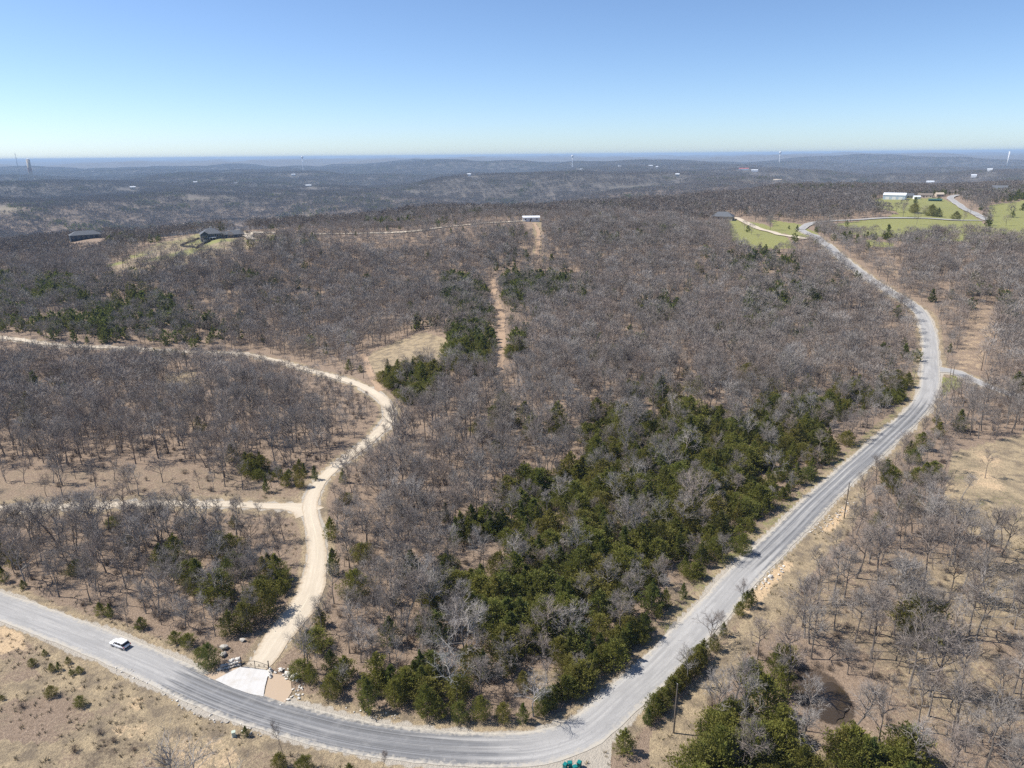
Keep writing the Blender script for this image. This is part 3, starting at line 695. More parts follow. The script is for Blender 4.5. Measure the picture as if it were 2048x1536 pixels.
def tuft(seed):
    rs = np.random.default_rng(seed); t = Tree()
    for i in range(16):
        a = rs.uniform(0, 6.28); p = np.array([math.cos(a), math.sin(a), 0]) * rs.uniform(0, .22); q = p + np.array([math.cos(a) * .22, math.sin(a) * .22, rs.uniform(.25, .6)])
        t.sliver(p, q, .07, rs)
    return t
C_TUFT = proto_coll('tuft', [tuft(540 + i) for i in range(4)], M['leafdry'], M['leafdry'])

def scatter(name, coll, pts, scale, rot, idx, label, squash=None):
    n = len(pts)
    if n == 0: return None
    me = bpy.data.meshes.new(name); me.vertices.add(n)
    me.vertices.foreach_set('co', np.asarray(pts, np.float32).ravel())
    sc = np.asarray(scale, np.float32)
    if sc.ndim == 1: sc = np.stack([sc, sc, sc], -1)
    for nm, typ, arr, key in (('inst_rot', 'FLOAT_VECTOR', rot, 'vector'), ('inst_scale', 'FLOAT_VECTOR', sc, 'vector')):
        a = me.attributes.new(nm, typ, 'POINT'); a.data.foreach_set(key, np.asarray(arr, np.float32).ravel())
    a = me.attributes.new('inst_idx', 'INT', 'POINT'); a.data.foreach_set('value', np.asarray(idx, np.int32))
    o = link(name, me)
    ng = bpy.data.node_groups.new(name, 'GeometryNodeTree')
    ng.interface.new_socket('Geometry', in_out='INPUT', socket_type='NodeSocketGeometry'); ng.interface.new_socket('Geometry', in_out='OUTPUT', socket_type='NodeSocketGeometry')
    gi = ng.nodes.new('NodeGroupInput'); go = ng.nodes.new('NodeGroupOutput')
    ci = ng.nodes.new('GeometryNodeCollectionInfo'); ci.inputs['Collection'].default_value = coll; ci.inputs['Separate Children'].default_value = True; ci.inputs['Reset Children'].default_value = True
    ip = ng.nodes.new('GeometryNodeInstanceOnPoints'); ip.inputs['Pick Instance'].default_value = True
    def attr(nm, typ):
        q = ng.nodes.new('GeometryNodeInputNamedAttribute'); q.data_type = typ; q.inputs['Name'].default_value = nm; return q.outputs['Attribute']
    ng.links.new(gi.outputs[0], ip.inputs['Points']); ng.links.new(ci.outputs[0], ip.inputs['Instance'])
    ng.links.new(attr('inst_idx', 'INT'), ip.inputs['Instance Index']); ng.links.new(attr('inst_rot', 'FLOAT_VECTOR'), ip.inputs['Rotation']); ng.links.new(attr('inst_scale', 'FLOAT_VECTOR'), ip.inputs['Scale'])
    ng.links.new(ip.outputs[0], go.inputs[0])
    md = o.modifiers.new('scatter', 'NODES'); md.node_group = ng
    tag(o, label, kind='stuff'); return o
def zrot(n): return np.stack([rng.normal(0, .03, n), rng.normal(0, .03, n), rng.uniform(0, 6.283, n)], -1)

# ------------------------------------------------------------------ where the woods grow
def grid_pts(r0, r1, cell, half=46.0):
    xs = np.arange(-r1 * math.sin(R(min(half, 90))), r1 * math.sin(R(min(half, 90))), cell); ys = np.arange(r0 * math.cos(R(half)) * .9, r1, cell)
    X, Y = np.meshgrid(xs, ys); X = X.ravel(); Y = Y.ravel()
    X = X + rng.uniform(-.48, .48, X.size) * cell; Y = Y + rng.uniform(-.48, .48, Y.size) * cell
    r = np.hypot(X, Y); th = np.degrees(np.arctan2(X, Y)); k = (r >= r0) & (r < r1) & (np.abs(th) < half)
    return X[k], Y[k]
HOUSE_CLEAR = []          # (x, y, radius) kept free of trees round buildings
def cover(X, Y):
    """density of trees and share of cedars at ground points"""
    Z = height(X, Y); px, py = project(X, Y, Z); r = np.hypot(X, Y)
    n = len(X); d = np.full(n, .80); c = np.full(n, .02); hs = np.full(n, .98)
    cl = vnoise(X / 45, Y / 45, 41); cl2 = vnoise(X / 16, Y / 16, 42); cl3 = vnoise(X / 240, Y / 240, 43)
    d *= .84 + .26 * cl2
    m = r < 320
    c += np.clip(cl * 1.3 - .65, 0, .5) * (~m) + np.clip(cl - .62, 0, .3) * m
    farc = (r > 850); c += np.clip(cl3 * .9 - .12, 0, .6) * farc
    def Z_(poly, dens=None, ced=None, h=None, sel=None):
        k = inpoly(px, py, poly)
        if sel is not None: k &= sel
        if dens is not None: d[k] = dens
        if ced is not None: c[k] = ced
        if h is not None: hs[k] = h
        return k
    lim = r < 1700
    Z_([(650, 950), (1160, 870), (1060, 1010), (860, 1180), (840, 1260), (650, 1080)], .92, .03, .86)
    Z_([(-200, 1060), (590, 1060), (590, 1240), (430, 1340), (-200, 1130)], .85, .05, .98)
    Z_([(320, 1110), (590, 1110), (580, 1230), (440, 1330), (320, 1270)], .9, .26, .8)
    Z_(P_WEDGE, .95, .55, .82)
    k = Z_(P_WEDGE, None, None); d[k] *= (.92 + .1 * cl2[k]); c[k] = np.clip(.48 + .5 * cl2[k], .1, .9)
    k = Z_(P_WEDGE_CORE); c[k] = np.clip(.72 + .35 * cl2[k], .35, .95)
    Z_(P_LOWMID, .9, .26, .85)
    Z_([(1480, 600), (1600, 570), (1700, 565), (1680, 610), (1560, 650), (1490, 680)], .85, .42)
    for p in P_CED: Z_(p, 1.0, .82)
    k = Z_(P_CEDL); c[k] = np.clip(.55 + .7 * cl2[k], .15, .9)
    Z_(P_CEDL2, .8, .7, .7); Z_(P_GATEC, .95, .6, .8); Z_(P_EDGEC, .95, .75, .55)
    Z_(P_RSPARSE, .58, .02, 1.0); Z_(P_RMIX, .85, .16, .8); Z_(P_RCED, .85, .62, .8); Z_(P_RCED2, .8, .6, .75); Z_(P_PONDCLR, 0)
    Z_([(1880, 770), (2200, 790), (2200, 860), (2030, 870), (1905, 905)], .62, .03, .95)
    for p in (P_BARE1, P_BARE2): Z_(p, .05)
    Z_(P_FIELD, 0); Z_(P_RCLEAR, 0); Z_(P_CLEAR, 0); Z_(P_GLADE, .12, 0); Z_(P_OPENL, .20, 0, 1.0); Z_(P_OPENL2, .36, 0, .88); Z_(P_PAST, .008, .0)
    Z_(P_LANE, .02); Z_(P_LANE2, .1); Z_(P_LANEC, 0, sel=lim); Z_(P_LAWN1, .045, 0, sel=lim)
    for p in P_FLD: Z_(p, .012, .5, sel=lim)
    for p in P_FARFLD: Z_(p, 0, 0, sel=r < 9000)
    Z_([(1190, 1500), (1265, 1420), (1300, 1440), (1300, 1700), (1190, 1700)], 0)
    Z_([(960, 1495), (1180, 1480), (1300, 1440), (1310, 1700), (960, 1700)], 0)
    Z_([(1880, 752), (1925, 752), (1925, 775), (1880, 790)], 0)
    Z_([(420, 1330), (470, 1270), (560, 1280), (600, 1345), (600, 1420), (520, 1400)], 0)
    for pts, w in NEAR_ROADS:
        q = r < 950; dd = seg_dist(X[q], Y[q], pts); s = d[q]; s[dd < w + .8] = 0; d[q] = s; s = hs[q]; s[dd < w + 13] *= .8; hs[q] = s
    for pts, w in FAR_ROADS:
        q = (r > 450) & (r < 2500); dd = seg_dist(X[q], Y[q], pts); s = d[q]; s[dd < w + 4] = 0; d[q] = s; s = hs[q]; s[dd < 70] = np.minimum(s[dd < 70], .62); hs[q] = s
    q = (px > -200) & (px < 770) & (py > 650) & (py < 860); dd = np.full(n, 99.0); dd[q] = seg_dist(X[q], Y[q], NEAR_ROADS[1][0]); d[dd < 6.0] = 0; k = (dd < 30) & (py > np.interp(px, [-200, 0, 125, 268, 473, 580, 693, 754, 780], [660, 676, 692, 697, 707, 729, 761, 790, 824])); hs[k] *= .7; d[k] *= .9
    # grass verge on the inside of the curve
    q = (px > 560) & (px < 1260) & (py > 1400); dd = np.full(n, 99.0); dd[q] = seg_dist(X[q], Y[q], NEAR_ROADS[0][0]); d[dd < 8.3] = 0
    q = (px > 1500) & (px < 1860) & (py > 760) & (py < 1200); dd = np.full(n, 99.0); dd[q] = seg_dist(X[q], Y[q], NEAR_ROADS[0][0]); d[dd < 7.0] = 0
    for hx, hy, hr in HOUSE_CLEAR: d[np.hypot(X - hx, Y - hy) < hr] = 0
    return Z, px, py, d, c, hs

# ------------------------------------------------------------------ pond
def build_pond():
    z = float(height(*POND)) + .50; rs = np.random.default_rng(5); V = [(0, 0, 0)]; n = 40
    for i in range(n):
        a = 2 * math.pi * i / n; k = 1 + .2 * math.sin(2 * a + .6) + .16 * math.sin(3 * a + 1) + .1 * math.sin(5 * a) + .05 * math.sin(9 * a)
        V.append((4.3 * k * math.cos(a), 5.6 * k * math.sin(a), 0))
    k = N('muddy_water'); k.color((.05, .036, .022)); k.b.inputs['Roughness'].default_value = .12
    k.bump(k.noise(k.n('NewGeometry').outputs['Position'], 1.2, 3), .02)
    tag(link('pond_water', pymesh('pond_water', V, [(0, i, i % n + 1) for i in range(1, n + 1)], [k.m]), loc=(POND[0], POND[1], z)), 'small muddy brown pond among the bare trees', kind='structure')
build_pond()

# ------------------------------------------------------------------ the gate, its apron and stonework
def ground_poly(name, pxs, mat, lift, label, thick=.0):
    W = [at(*p) for p in pxs]; P = np.array(W)
    bm = bmesh.new(); vs = [bm.verts.new(p) for p in P]; bm.faces.new(vs)
    bmesh.ops.triangulate(bm, faces=bm.faces[:]); bmesh.ops.subdivide_edges(bm, edges=bm.edges[:], cuts=6, use_grid_fill=True)
    bmesh.ops.triangulate(bm, faces=bm.faces[:])
    for v in bm.verts: v.co.z = float(height(v.co.x, v.co.y)) + lift
    bmesh.ops.recalc_face_normals(bm, faces=bm.faces[:])
    if sum(f.normal.z for f in bm.faces) < 0: bmesh.ops.reverse_faces(bm, faces=bm.faces[:])
    me = bpy.data.meshes.new(name); bm.to_mesh(me); bm.free(); me.materials.append(mat)
    return tag(link(name, me), label, kind='structure')
M['tangravel'] = plain('tan_pea_gravel', (.45, .35, .255), (.37, .285, .205), 4, .95)
ground_poly('concrete_pavement', [(430, 1361), (456, 1347), (483, 1334), (511, 1338), (540, 1342), (535, 1355), (530, 1375), (527, 1394), (500, 1389), (465, 1377)], M['concrete'], .15, 'white concrete apron in front of the iron gate')
ground_poly('gravel_patch', [(529, 1392), (533, 1372), (540, 1347), (562, 1350), (582, 1364), (584, 1384), (570, 1406), (548, 1399)], M['tangravel'], .09, 'tan gravel bed beside the white concrete apron')
ground_poly('gravel_strip', [(408, 1350), (440, 1343), (474, 1336), (480, 1337), (455, 1348), (428, 1361)], M['tangravel'], .10, 'narrow tan gravel strip between stone wall and concrete')

def rock_mesh(seed, mat, flat=.7):
    rs = np.random.default_rng(seed); bm = bmesh.new(); bmesh.ops.create_icosphere(bm, subdivisions=1, radius=.5)
    for v in bm.verts:
        k = 1 + rs.normal() * .16; v.co.x *= k * 1.15; v.co.y *= k; v.co.z *= k * flat
    me = bpy.data.meshes.new('stone'); bm.to_mesh(me); bm.free(); me.materials.append(mat); return me
ROCKS = [rock_mesh(i, M['rock']) for i in range(5)]; PALE = [rock_mesh(20 + i, M['palerock'], .8) for i in range(5)]
def stones(root, pxs, sizes, meshes, zoff=0.0, spread=0.0, rs=random.Random(3)):
    base = Vector(root.location)
    for i, (p, s) in enumerate(zip(pxs, sizes)):
        w = at(*p); o = link('stone', meshes[i % len(meshes)], root)
        o.location = Vector((w[0] + rs.uniform(-spread, spread), w[1] + rs.uniform(-spread, spread), w[2] + s * .25 + zoff)) - base
        o.rotation_euler = (rs.uniform(-.3, .3), rs.uniform(-.3, .3), rs.uniform(0, 6.28)); o.scale = (s, s * rs.uniform(.7, 1.1), s * rs.uniform(.6, .9))
def lerp_px(pts, n):
    P = np.array(pts, float); t = np.linspace(0, len(P) - 1.001, n); i = t.astype(int); f = (t - i)[:, None]
    return [tuple(v) for v in P[i] * (1 - f) + P[i + 1] * f]
w1 = thing('stone_wall', 'low dry stone wall of stacked limestone between dark cedar and iron gate', 'wall', at(460, 1332))
rr = random.Random(8)
lp = lerp_px([(438, 1340), (452, 1338), (466, 1334), (481, 1330)], 13); stones(w1, lp, [rr.uniform(.65, 1.0) for _ in lp], ROCKS, 0)
lp = lerp_px([(446, 1337), (460, 1334), (481, 1328)], 9); stones(w1, lp, [rr.uniform(.6, .9) for _ in lp], ROCKS + PALE, .5)
lp = lerp_px([(462, 1331), (480, 1326)], 5); stones(w1, lp, [rr.uniform(.55, .85) for _ in lp], PALE, .9)
w2 = thing('stone_wall', 'short pile of pale stones at the open end of the iron gate', 'wall', at(541, 1343))
stones(w2, [(540, 1342), (542, 1344), (541, 1341), (540, 1353), (541, 1356), (539, 1351), (543, 1347)], [.85, .8, .7, .8, .7, .5, .5], PALE + ROCKS); stones(w2, [(541, 1342), (540, 1354)], [.7, .6], PALE, .45)
w3 = thing('stone_border', 'curved border of white rubble round the tan gravel bed', 'border', at(590, 1385))
lp = lerp_px([(548, 1348), (562, 1345), (572, 1350), (584, 1358), (592, 1368), (597, 1378), (595, 1388), (586, 1397), (575, 1404)], 52)
stones(w3, lp, [rr.uniform(.25, .58) for _ in lp], PALE, 0, 1.1)
for i, (p, s, m, lab) in enumerate([((449, 1297), 2.4, 0, 'large grey boulder in the shade above the stone wall'), ((447, 1312), 2.0, 1, 'grey boulder just behind the dark cedar by the gate'),
        ((576, 1350), 1.9, 5, 'cream boulder at the wood edge behind the tan gravel bed'), ((590, 1356), 2.3, 6, 'broad pale boulder topping the white rubble border'), ((563, 1342), 1.5, 7, 'pale boulder beside the grey shrub next to the gate'),
        ((1540, 1155), 1.7, 5, 'pale boulder on the clay bank above the road'), ((1531, 1161), 1.2, 6, 'smaller pale boulder at the road edge below the clay bank'), ((486, 1282), 1.6, 2, 'grey rock lying beside the drive above the gate')]):
    w = at(*p); o = link('boulder', (ROCKS + PALE)[m], loc=(w[0], w[1], w[2] + s * .2), rz=i * 1.3); s *= .72; o.scale = (s, s * .8, s * .75); tag(o, lab, 'boulder')
for nm, path, n, sp, lab in (('rubble_bank', [(1632, 1068), (1648, 1052), (1662, 1040), (1684, 1018), (1696, 1004)], 60, 1.4, 'pale limestone rubble strewn down the bank by the utility pole'),
                             ('rubble_bank', [(1520, 1180), (1534, 1165), (1548, 1150), (1566, 1132)], 34, 1.2, 'broken stone spilling from the orange clay cut beside the road'),
                             ('rubble_edge', [(232, 1336), (262, 1350), (300, 1368), (340, 1392), (400, 1424), (470, 1452), (520, 1470)], 60, .9, 'line of scattered pale stones along the field edge of the road'),
                             ('rubble_edge', [(690, 1416), (745, 1430), (800, 1440)], 16, .9, 'few pale stones in the grass verge under the cedars')):
    lp = lerp_px(path, n); root = thing(nm, lab, 'rubble', at(*path[len(path) // 2])); stones(root, lp, [rr.uniform(.14, .42) * (1.5 if 'bank' in nm else 1) for _ in lp], PALE + ROCKS, 0, sp)

def build_gate():
    a, b, c = at(483.5, 1335), at(511, 1338.5), at(538.5, 1342)
    t = thing('iron_gate', 'black iron double gate with arched top across the drive', 'gate', tuple(a))
    def loc(p, z): return (p[0] - a[0], p[1] - a[1], p[2] - a[2] + z)
    for p, h in ((a, 2.1), (c, 2.1)):
        po = MB().tube([loc(p, -.2), loc(p, h)], .09, 8).build('post', M['iron'], t); MB().tube([loc(p, h), loc(p, h + .18)], [.13, .04], 8).build('post_cap', M['iron'], po)
    L = np.array(c) - np.array(a)
    for s0, s1 in ((.02, .495), (.505, .98)):
        lf = MB()
        def pt(u, z): q = np.array(a) + L * u; return (q[0] - a[0], q[1] - a[1], q[2] - a[2] + z)
        top = lambda u: 1.25 + .55 * math.sin(math.pi * u) ** 1.5
        n = 12; us = [s0 + (s1 - s0) * i / n for i in range(n + 1)]
        lf.tube([pt(u, top(u)) for u in us], .035, 6); lf.tube([pt(s0, .12), pt(s1, .12)], .035, 6); lf.tube([pt(s0, .7), pt(s1, .7)], .025, 6)
        lf.tube([pt(s0, .1), pt(s0, top(s0) + .1)], .045, 6); lf.tube([pt(s1, .1), pt(s1, top(s1) + .1)], .045, 6)
        leaf = lf.build('gate_leaf', M['iron'], t)
        for u in us[1:-1]: MB().tube([pt(u, .1), pt(u, top(u))], .014, 5).build('bar', M['iron'], leaf)
        sc = MB()
        for cx in (.3, .7):
            u0 = s0 + (s1 - s0) * cx; sc.tube([tuple(np.array(pt(u0 + math.cos(q) * .035, .98 + math.sin(q) * .2))) for q in np.linspace(0, 6.28, 12)], .022, 5)
            sc.tube([tuple(np.array(pt(u0 + math.cos(q) * .018, .98 + math.sin(q) * .1))) for q in np.linspace(0, 6.28, 9)], .022, 5)
        sc.build('scrollwork', M['iron'], leaf)
build_gate()

# ------------------------------------------------------------------ car, bins, poles, utility box
def build_car():
    p = at(241, 1293); q = at(180, 1270); ang = math.atan2(q[1] - p[1], q[0] - p[0])
    t = thing('parked_car', 'white car standing on the grey road near the trees', 'car', (p[0], p[1], p[2] + .09), ang); t.scale = (.9, .9, .9)
    # body sections along x (front = +x): half width, sill z, shoulder z
    xs = [-2.3, -2.15, -1.5, -.6, .5, 1.1, 1.7, 2.15, 2.32]
    hw = [.74, .86, .92, .93, .93, .92, .90, .84, .68]; lo = [.42, .33, .28, .26, .26, .27, .28, .34, .42]; hi = [.82, .98, 1.02, 1.02, 1.0, .98, .94, .86, .70]
    V = []; F = []
    for x, w, l, h in zip(xs, hw, lo, hi): V += [(x, -w * .92, l), (x, -w, (l + h) / 2), (x, -w * .95, h), (x, 0, h + .03), (x, w * .95, h), (x, w, (l + h) / 2), (x, w * .92, l), (x, 0, l - .02)]
    n = len(xs)
    for i in range(n - 1):
        for j in range(8): k = (j + 1) % 8; F.append((i * 8 + j, i * 8 + k, (i + 1) * 8 + k, (i + 1) * 8 + j))
    F.append(tuple(range(7, -1, -1))); F.append(tuple((n - 1) * 8 + j for j in range(8)))
    body = link('body', pymesh('car_body', V, F, [M['carwhite']], smooth=True), t)
    # greenhouse
    def frustum(b, tp, z0, z1, nm, mat, par):
        (x0, x1, w0), (x2, x3, w1) = b, tp
        V = [(x0, -w0, z0), (x1, -w0, z0), (x1, w0, z0), (x0, w0, z0), (x2, -w1, z1), (x3, -w1, z1), (x3, w1, z1), (x2, w1, z1)]
        return link(nm, pymesh(nm, V, [(0, 3, 2, 1), (4, 5, 6, 7), (0, 1, 5, 4), (1, 2, 6, 5), (2, 3, 7, 6), (3, 0, 4, 7)], [mat]), par)
    frustum((-2.1, 1.15, .86), (-1.75, .35, .70), .985, 1.56, 'window_band', M['glass'], t)
    frustum((-1.82, .42, .74), (-1.66, .22, .66), 1.545, 1.64, 'roof', M['carwhite'], t)
    for sx in (-1, 1):
        for x0, x1 in ((-1.30, -1.42), (-.35, -.37), (.62, .02)):
            MB().tube([(x0, sx * .865, .98), (x1, sx * .705, 1.58)], .045, 5).build('pillar', M['carwhite'], t)
        for x in (-1.42, 1.40):
            w = MB(); w.V = []; w.tube([(x, sx * .74, .33), (x, sx * .955, .33)], .34, 18); wh = w.build('wheel', M['tyre'], t)
            MB().tube([(x, sx * .90, .33), (x, sx * .965, .33)], .2, 14).build('rim', M['galv'], wh)
        MB().box(-2.33, -2.1, sx * .80 - .1, sx * .80 + .1, .72, .92).build('tail_light', M['tail'], t)
        MB().box(2.08, 2.3, sx * .68 - .14, sx * .68 + .14, .62, .74).build('headlight', M['lamp'], t)
        MB().box(.75, .9, sx * 1.02 - .09, sx * 1.02 + .09, .98, 1.10).build('mirror', M['carwhite'], t)
    MB().box(-2.36, -2.2, -.7, .7, .40, .55).build('bumper', M['tyre'], t)
build_car()
def build_bins():
    names = ['teal wheeled bin at the outer end of the row by the road', 'teal wheeled bin standing upright second in the row', 'teal wheeled bin furthest into the gravel pull-off', 'teal wheeled bin in front of the other three at frame edge']
    for (p, rz, lab) in zip([(1130.5, 1538), (1140, 1535), (1158.5, 1534), (1150, 1543)], [2.5, 1.6, 2.6, 2.0], names):
        w = at(*p); t = thing('wheeled_bin', lab, 'bin', (w[0], w[1], w[2] + .02), rz, 'bins on the pull-off')
        V = [(-.24, -.24, .08), (.24, -.24, .08), (.24, .24, .08), (-.24, .24, .08), (-.31, -.31, .98), (.31, -.31, .98), (.31, .33, .98), (-.31, .33, .98)]
        link('body', pymesh('bin_body', V, [(0, 3, 2, 1), (4, 5, 6, 7), (0, 1, 5, 4), (1, 2, 6, 5), (2, 3, 7, 6), (3, 0, 4, 7)], [M['bin']]), t)
        V = [(-.34, -.36, .985), (.34, -.36, .985), (.34, .37, .985), (-.34, .37, .985), (-.28, -.28, 1.08), (.28, -.28, 1.08), (.28, .3, 1.10), (-.28, .3, 1.10)]
        link('lid', pymesh('bin_lid', V, [(0, 3, 2, 1), (4, 5, 6, 7), (0, 1, 5, 4), (1, 2, 6, 5), (2, 3, 7, 6), (3, 0, 4, 7)], [M['bin']]), t)
        MB().tube([(-.28, .40, 1.0), (.28, .40, 1.0)], .025, 6).build('handle', M['bindark'], t)
        for sx in (-1, 1): MB().tube([(sx * .24, .27, .12), (sx * .30, .27, .12)], .12, 12).build('wheel', M['tyre'], t)
build_bins()
POLES = [((1347, 1466), 9.6, 'weathered wooden utility pole beside the cedar hedge along the road'), ((1688, 1036), 10.0, 'grey utility pole on the rubble bank above the long straight'),
         ((1901, 775), 9.0, 'slim utility pole beside the side road junction'), ((1990, 646), 10.0, 'far utility pole at the edge of the mown lane')]
for p, h, lab in POLES:
    w = at(*p); t = thing('utility_pole', lab, 'pole', tuple(w), .3)
    MB().tube([(0, 0, -.3), (.03, 0, h * .5), (.10, .02, h)], [.16, .135, .10], 8).build('shaft', M['pole'], t)
    MB().lathe([(.0, h), (.05, h), (.06, h + .08), (.04, h + .16), (.055, h + .2), (.0, h + .24)], 8).build('insulator', M['galv'], t)
    MB().box(-.02, .22, -.03, .03, h - 1.1, h - 1.0).build('bracket', M['galv'], t)
w = at(468, 1472); t = thing('utility_box', 'pale green utility pedestal box in the dry foreground field', 'utility box', tuple(w), .4)
MB().box(-.28, .28, -.28, .28, -.05, .82).build('cabinet', M['boxgreen'], t); MB().box(-.31, .31, -.31, .31, .822, .90).build('lid', M['boxgreen'], t); MB().box(-.34, .34, -.34, .34, -.1, .03).build('base', M['concrete'], t)

# ------------------------------------------------------------------ buildings
def hip_roof(x0, x1, y0, y1, z, h, o=.6):
    x0 -= o; x1 += o; y0 -= o; y1 += o; b = MB(); d = (y1 - y0) / 2; ym = (y0 + y1) / 2
    if x1 - x0 <= 2 * d: d = (x1 - x0) / 2 - .3
    b.V = [(x0, y0, z), (x1, y0, z), (x1, y1, z), (x0, y1, z), (x0 + d, ym, z + h), (x1 - d, ym, z + h)]
    b.F = [(0, 1, 5, 4), (1, 2, 5), (2, 3, 4, 5), (3, 0, 4), (0, 3, 2, 1)]; return b
def gable_roof(x0, x1, y0, y1, z, h, o=.5, axis='x'):
    b = MB()
    if axis == 'x': b.prism([(y0 - o, z - .05), ((y0 + y1) / 2, z + h), (y1 + o, z - .05), (y1 + o, z + .12), ((y0 + y1) / 2, z + h + .2), (y0 - o, z + .12)], 'x', x0 - o, x1 + o)
    else: b.prism([(x0 - o, z - .05), ((x0 + x1) / 2, z + h), (x1 + o, z - .05), (x1 + o, z + .12), ((x0 + x1) / 2, z + h + .2), (x0 - o, z + .12)], 'y', y0 - o, y1 + o)
    return b
def gable_wall(x0, x1, y0, y1, z, h, axis='x'):
    b = MB()
    if axis == 'x': b.prism([(y0, -2.0), (y1, -2.0), (y1, z), ((y0 + y1) / 2, z + h), (y0, z)], 'x', x0, x1)
    else: b.prism([(x0, -2.0), (x1, -2.0), (x1, z), ((x0 + x1) / 2, z + h), (x0, z)], 'y', y0, y1)
    return b
def win(t, x, y, z, w, h, face='y-', frame=None):
    if face == 'y-': g = MB().box(x - w / 2, x + w / 2, y - .06, y + .02, z, z + h); f = MB().box(x - w / 2 - .12, x + w / 2 + .12, y - .035, y + .015, z - .12, z + h + .12)
    else: g = MB().box(x - .02, x + .06, y - w / 2, y + w / 2, z, z + h) if face == 'x+' else MB().box(x - .06, x + .02, y - w / 2, y + w / 2, z, z + h); f = None
    o = g.build('window', M['glass'], t)
    if f is not None: f.build('frame', frame or M['white'], o)
def face_cam(w, extra=0.0): return -math.atan2(w[0], w[1]) + extra
def clear(w, front, side, back=12):
    HOUSE_CLEAR.append((w[0], w[1], side))
    r = math.hypot(w[0], w[1]); u = (-w[0] / r, -w[1] / r); s = side * .75; k = s
    while k < front: HOUSE_CLEAR.append((w[0] + u[0] * k, w[1] + u[1] * k, side * (1 - .4 * k / max(front, 1)))); k += s
def big_house():
    w = at(437, 477); t = thing('dark_house', 'large dark blue house with grey hipped roof on the ridge lawn', 'house', tuple(w), face_cam(w, .10)); clear(w, 34, 24)
    MB().box(-15, 3, -6, 8, -3, 5.2).build('wall', M['navy'], t); hip_roof(-15, 3, -6, 8, 5.2, 4.6).build('roof', M['slate'], t)
    g = gable_wall(-15.5, -9, -8.5, -5.9, 5.0, 2.6, 'y').build('gable_bay', M['navy'], t); gable_roof(-15.5, -9, -8.5, -2, 5.0, 2.6, .5, 'y').build('gable_roof', M['slate'], g)
    MB().box(-14.5, -9.6, -8.62, -8.4, -3, .6).build('stone_base', M['stonewall'], t)
    MB().box(-8.8, -2.8, -9.0, -6.05, 1.9, 2.2).build('deck', M['white'], t)
    for x in (-8.6, -5.8, -3.0): MB().box(x - .15, x + .15, -8.9, -8.6, -3, 1.9).build('deck_post', M['white'], t)
    MB().box(3.02, 11, -3, 6, -3, 3.4).build('link_wing', M['navy'], t); gable_roof(3.2, 11, -3, 6, 3.4, 2.6, .4).build('wing_roof', M['slate'], t)
    MB().box(11.02, 22, -5, 6.5, -3, 3.3).build('garage', M['navy'], t); gable_roof(11.3, 22, -5, 6.5, 3.3, 3.6, .6).build('garage_roof', M['slate'], t)
    for x in (-13.5, -11, ): win(t, x, -8.5, 2.2, 1.3, 1.6)
    for x in (-7.6, -4.4, -1, 1.4): win(t, x, -6, 2.6, 1.5, 1.6)
    for x in (-6.6, -1, 1.4): win(t, x, -6, -.6, 1.6, 1.8)
    for x in (5, 8.5): win(t, x, -3, .8, 1.4, 1.4)
    for x in (13.5, 17, 20): win(t, x, -5, .8, 1.3, 1.3)
    MB().box(-6, -4.8, 2, 3.2, 7, 11.2).build('chimney', M['stonewall'], t)
    # fenced yard
    cs = [at(*p) for p in ((361, 492.5), (397, 478.5), (421, 482.5), (393, 498))]
    f = thing('yard_fence', 'black board fence enclosing a small lawn below the dark house', 'fence', tuple(cs[0]))
    for a, b in zip(cs, cs[1:] + cs[:1]):
        a = np.array(a); b = np.array(b); L = np.linalg.norm(b[:2] - a[:2]); n = max(2, int(L / 2.5))
        for i in range(n):
            p = a + (b - a) * i / n; q = a + (b - a) * (i + 1) / n; p[2] = height(p[0], p[1]); q[2] = height(q[0], q[1]); p = p - cs[0]; q = q - cs[0]
            d = (q - p)[:2] / np.linalg.norm((q - p)[:2]); nn = np.array([-d[1], d[0], 0]) * .06
            b_ = MB(); b_.V = [tuple(v) for v in (p - nn, q - nn, q + nn, p + nn)]; b_.V += [(v[0], v[1], v[2] + 1.7) for v in b_.V]
            b_.V = [(v[0], v[1], v[2] - (.3 if k < 4 else 0)) for k, v in enumerate(b_.V)]
            b_.F = [(0, 3, 2, 1), (4, 5, 6, 7), (0, 1, 5, 4), (1, 2, 6, 5), (2, 3, 7, 6), (3, 0, 4, 7)]
            b_.build('fence_panel', M['fence'], f); MB().box(p[0] - .09, p[0] + .09, p[1] - .09, p[1] + .09, p[2] - .3, p[2] + 1.85).build('fence_post', M['fence'], f)
    # machine parked on the far side
    w = at(497, 467.5); t = thing('parked_tractor', 'small rusty red tractor parked on the lane by the dark house', 'tractor', (w[0], w[1], w[2] + .1), face_cam(w, .2)); clear(w, 30, 9)
    MB().box(-1.0, 1.9, -.45, .45, .9, 1.7).build('bonnet', M['rust'], t); MB().box(-2.0, -.98, -.8, .8, .8, 1.3).build('chassis', M['iron'], t)
    MB().box(-1.9, -.5, -.75, .75, 1.72, 2.9).build('cab', M['glass'], t); MB().box(-2.0, -.4, -.85, .85, 2.902, 3.0).build('roof', M['rust'], t)
    for x, r_, y in ((-1.5, .85, .85), (1.3, .5, .7)):
        for s in (-1, 1): wh = MB().tube([(x, s * (y - .2), r_), (x, s * (y + .2), r_)], r_, 16).build('wheel', M['tyre'], t); MB().tube([(x, s * (y + .1), r_), (x, s * (y + .22), r_)], r_ * .5, 12).build('rim', M['rust'], wh)
big_house()
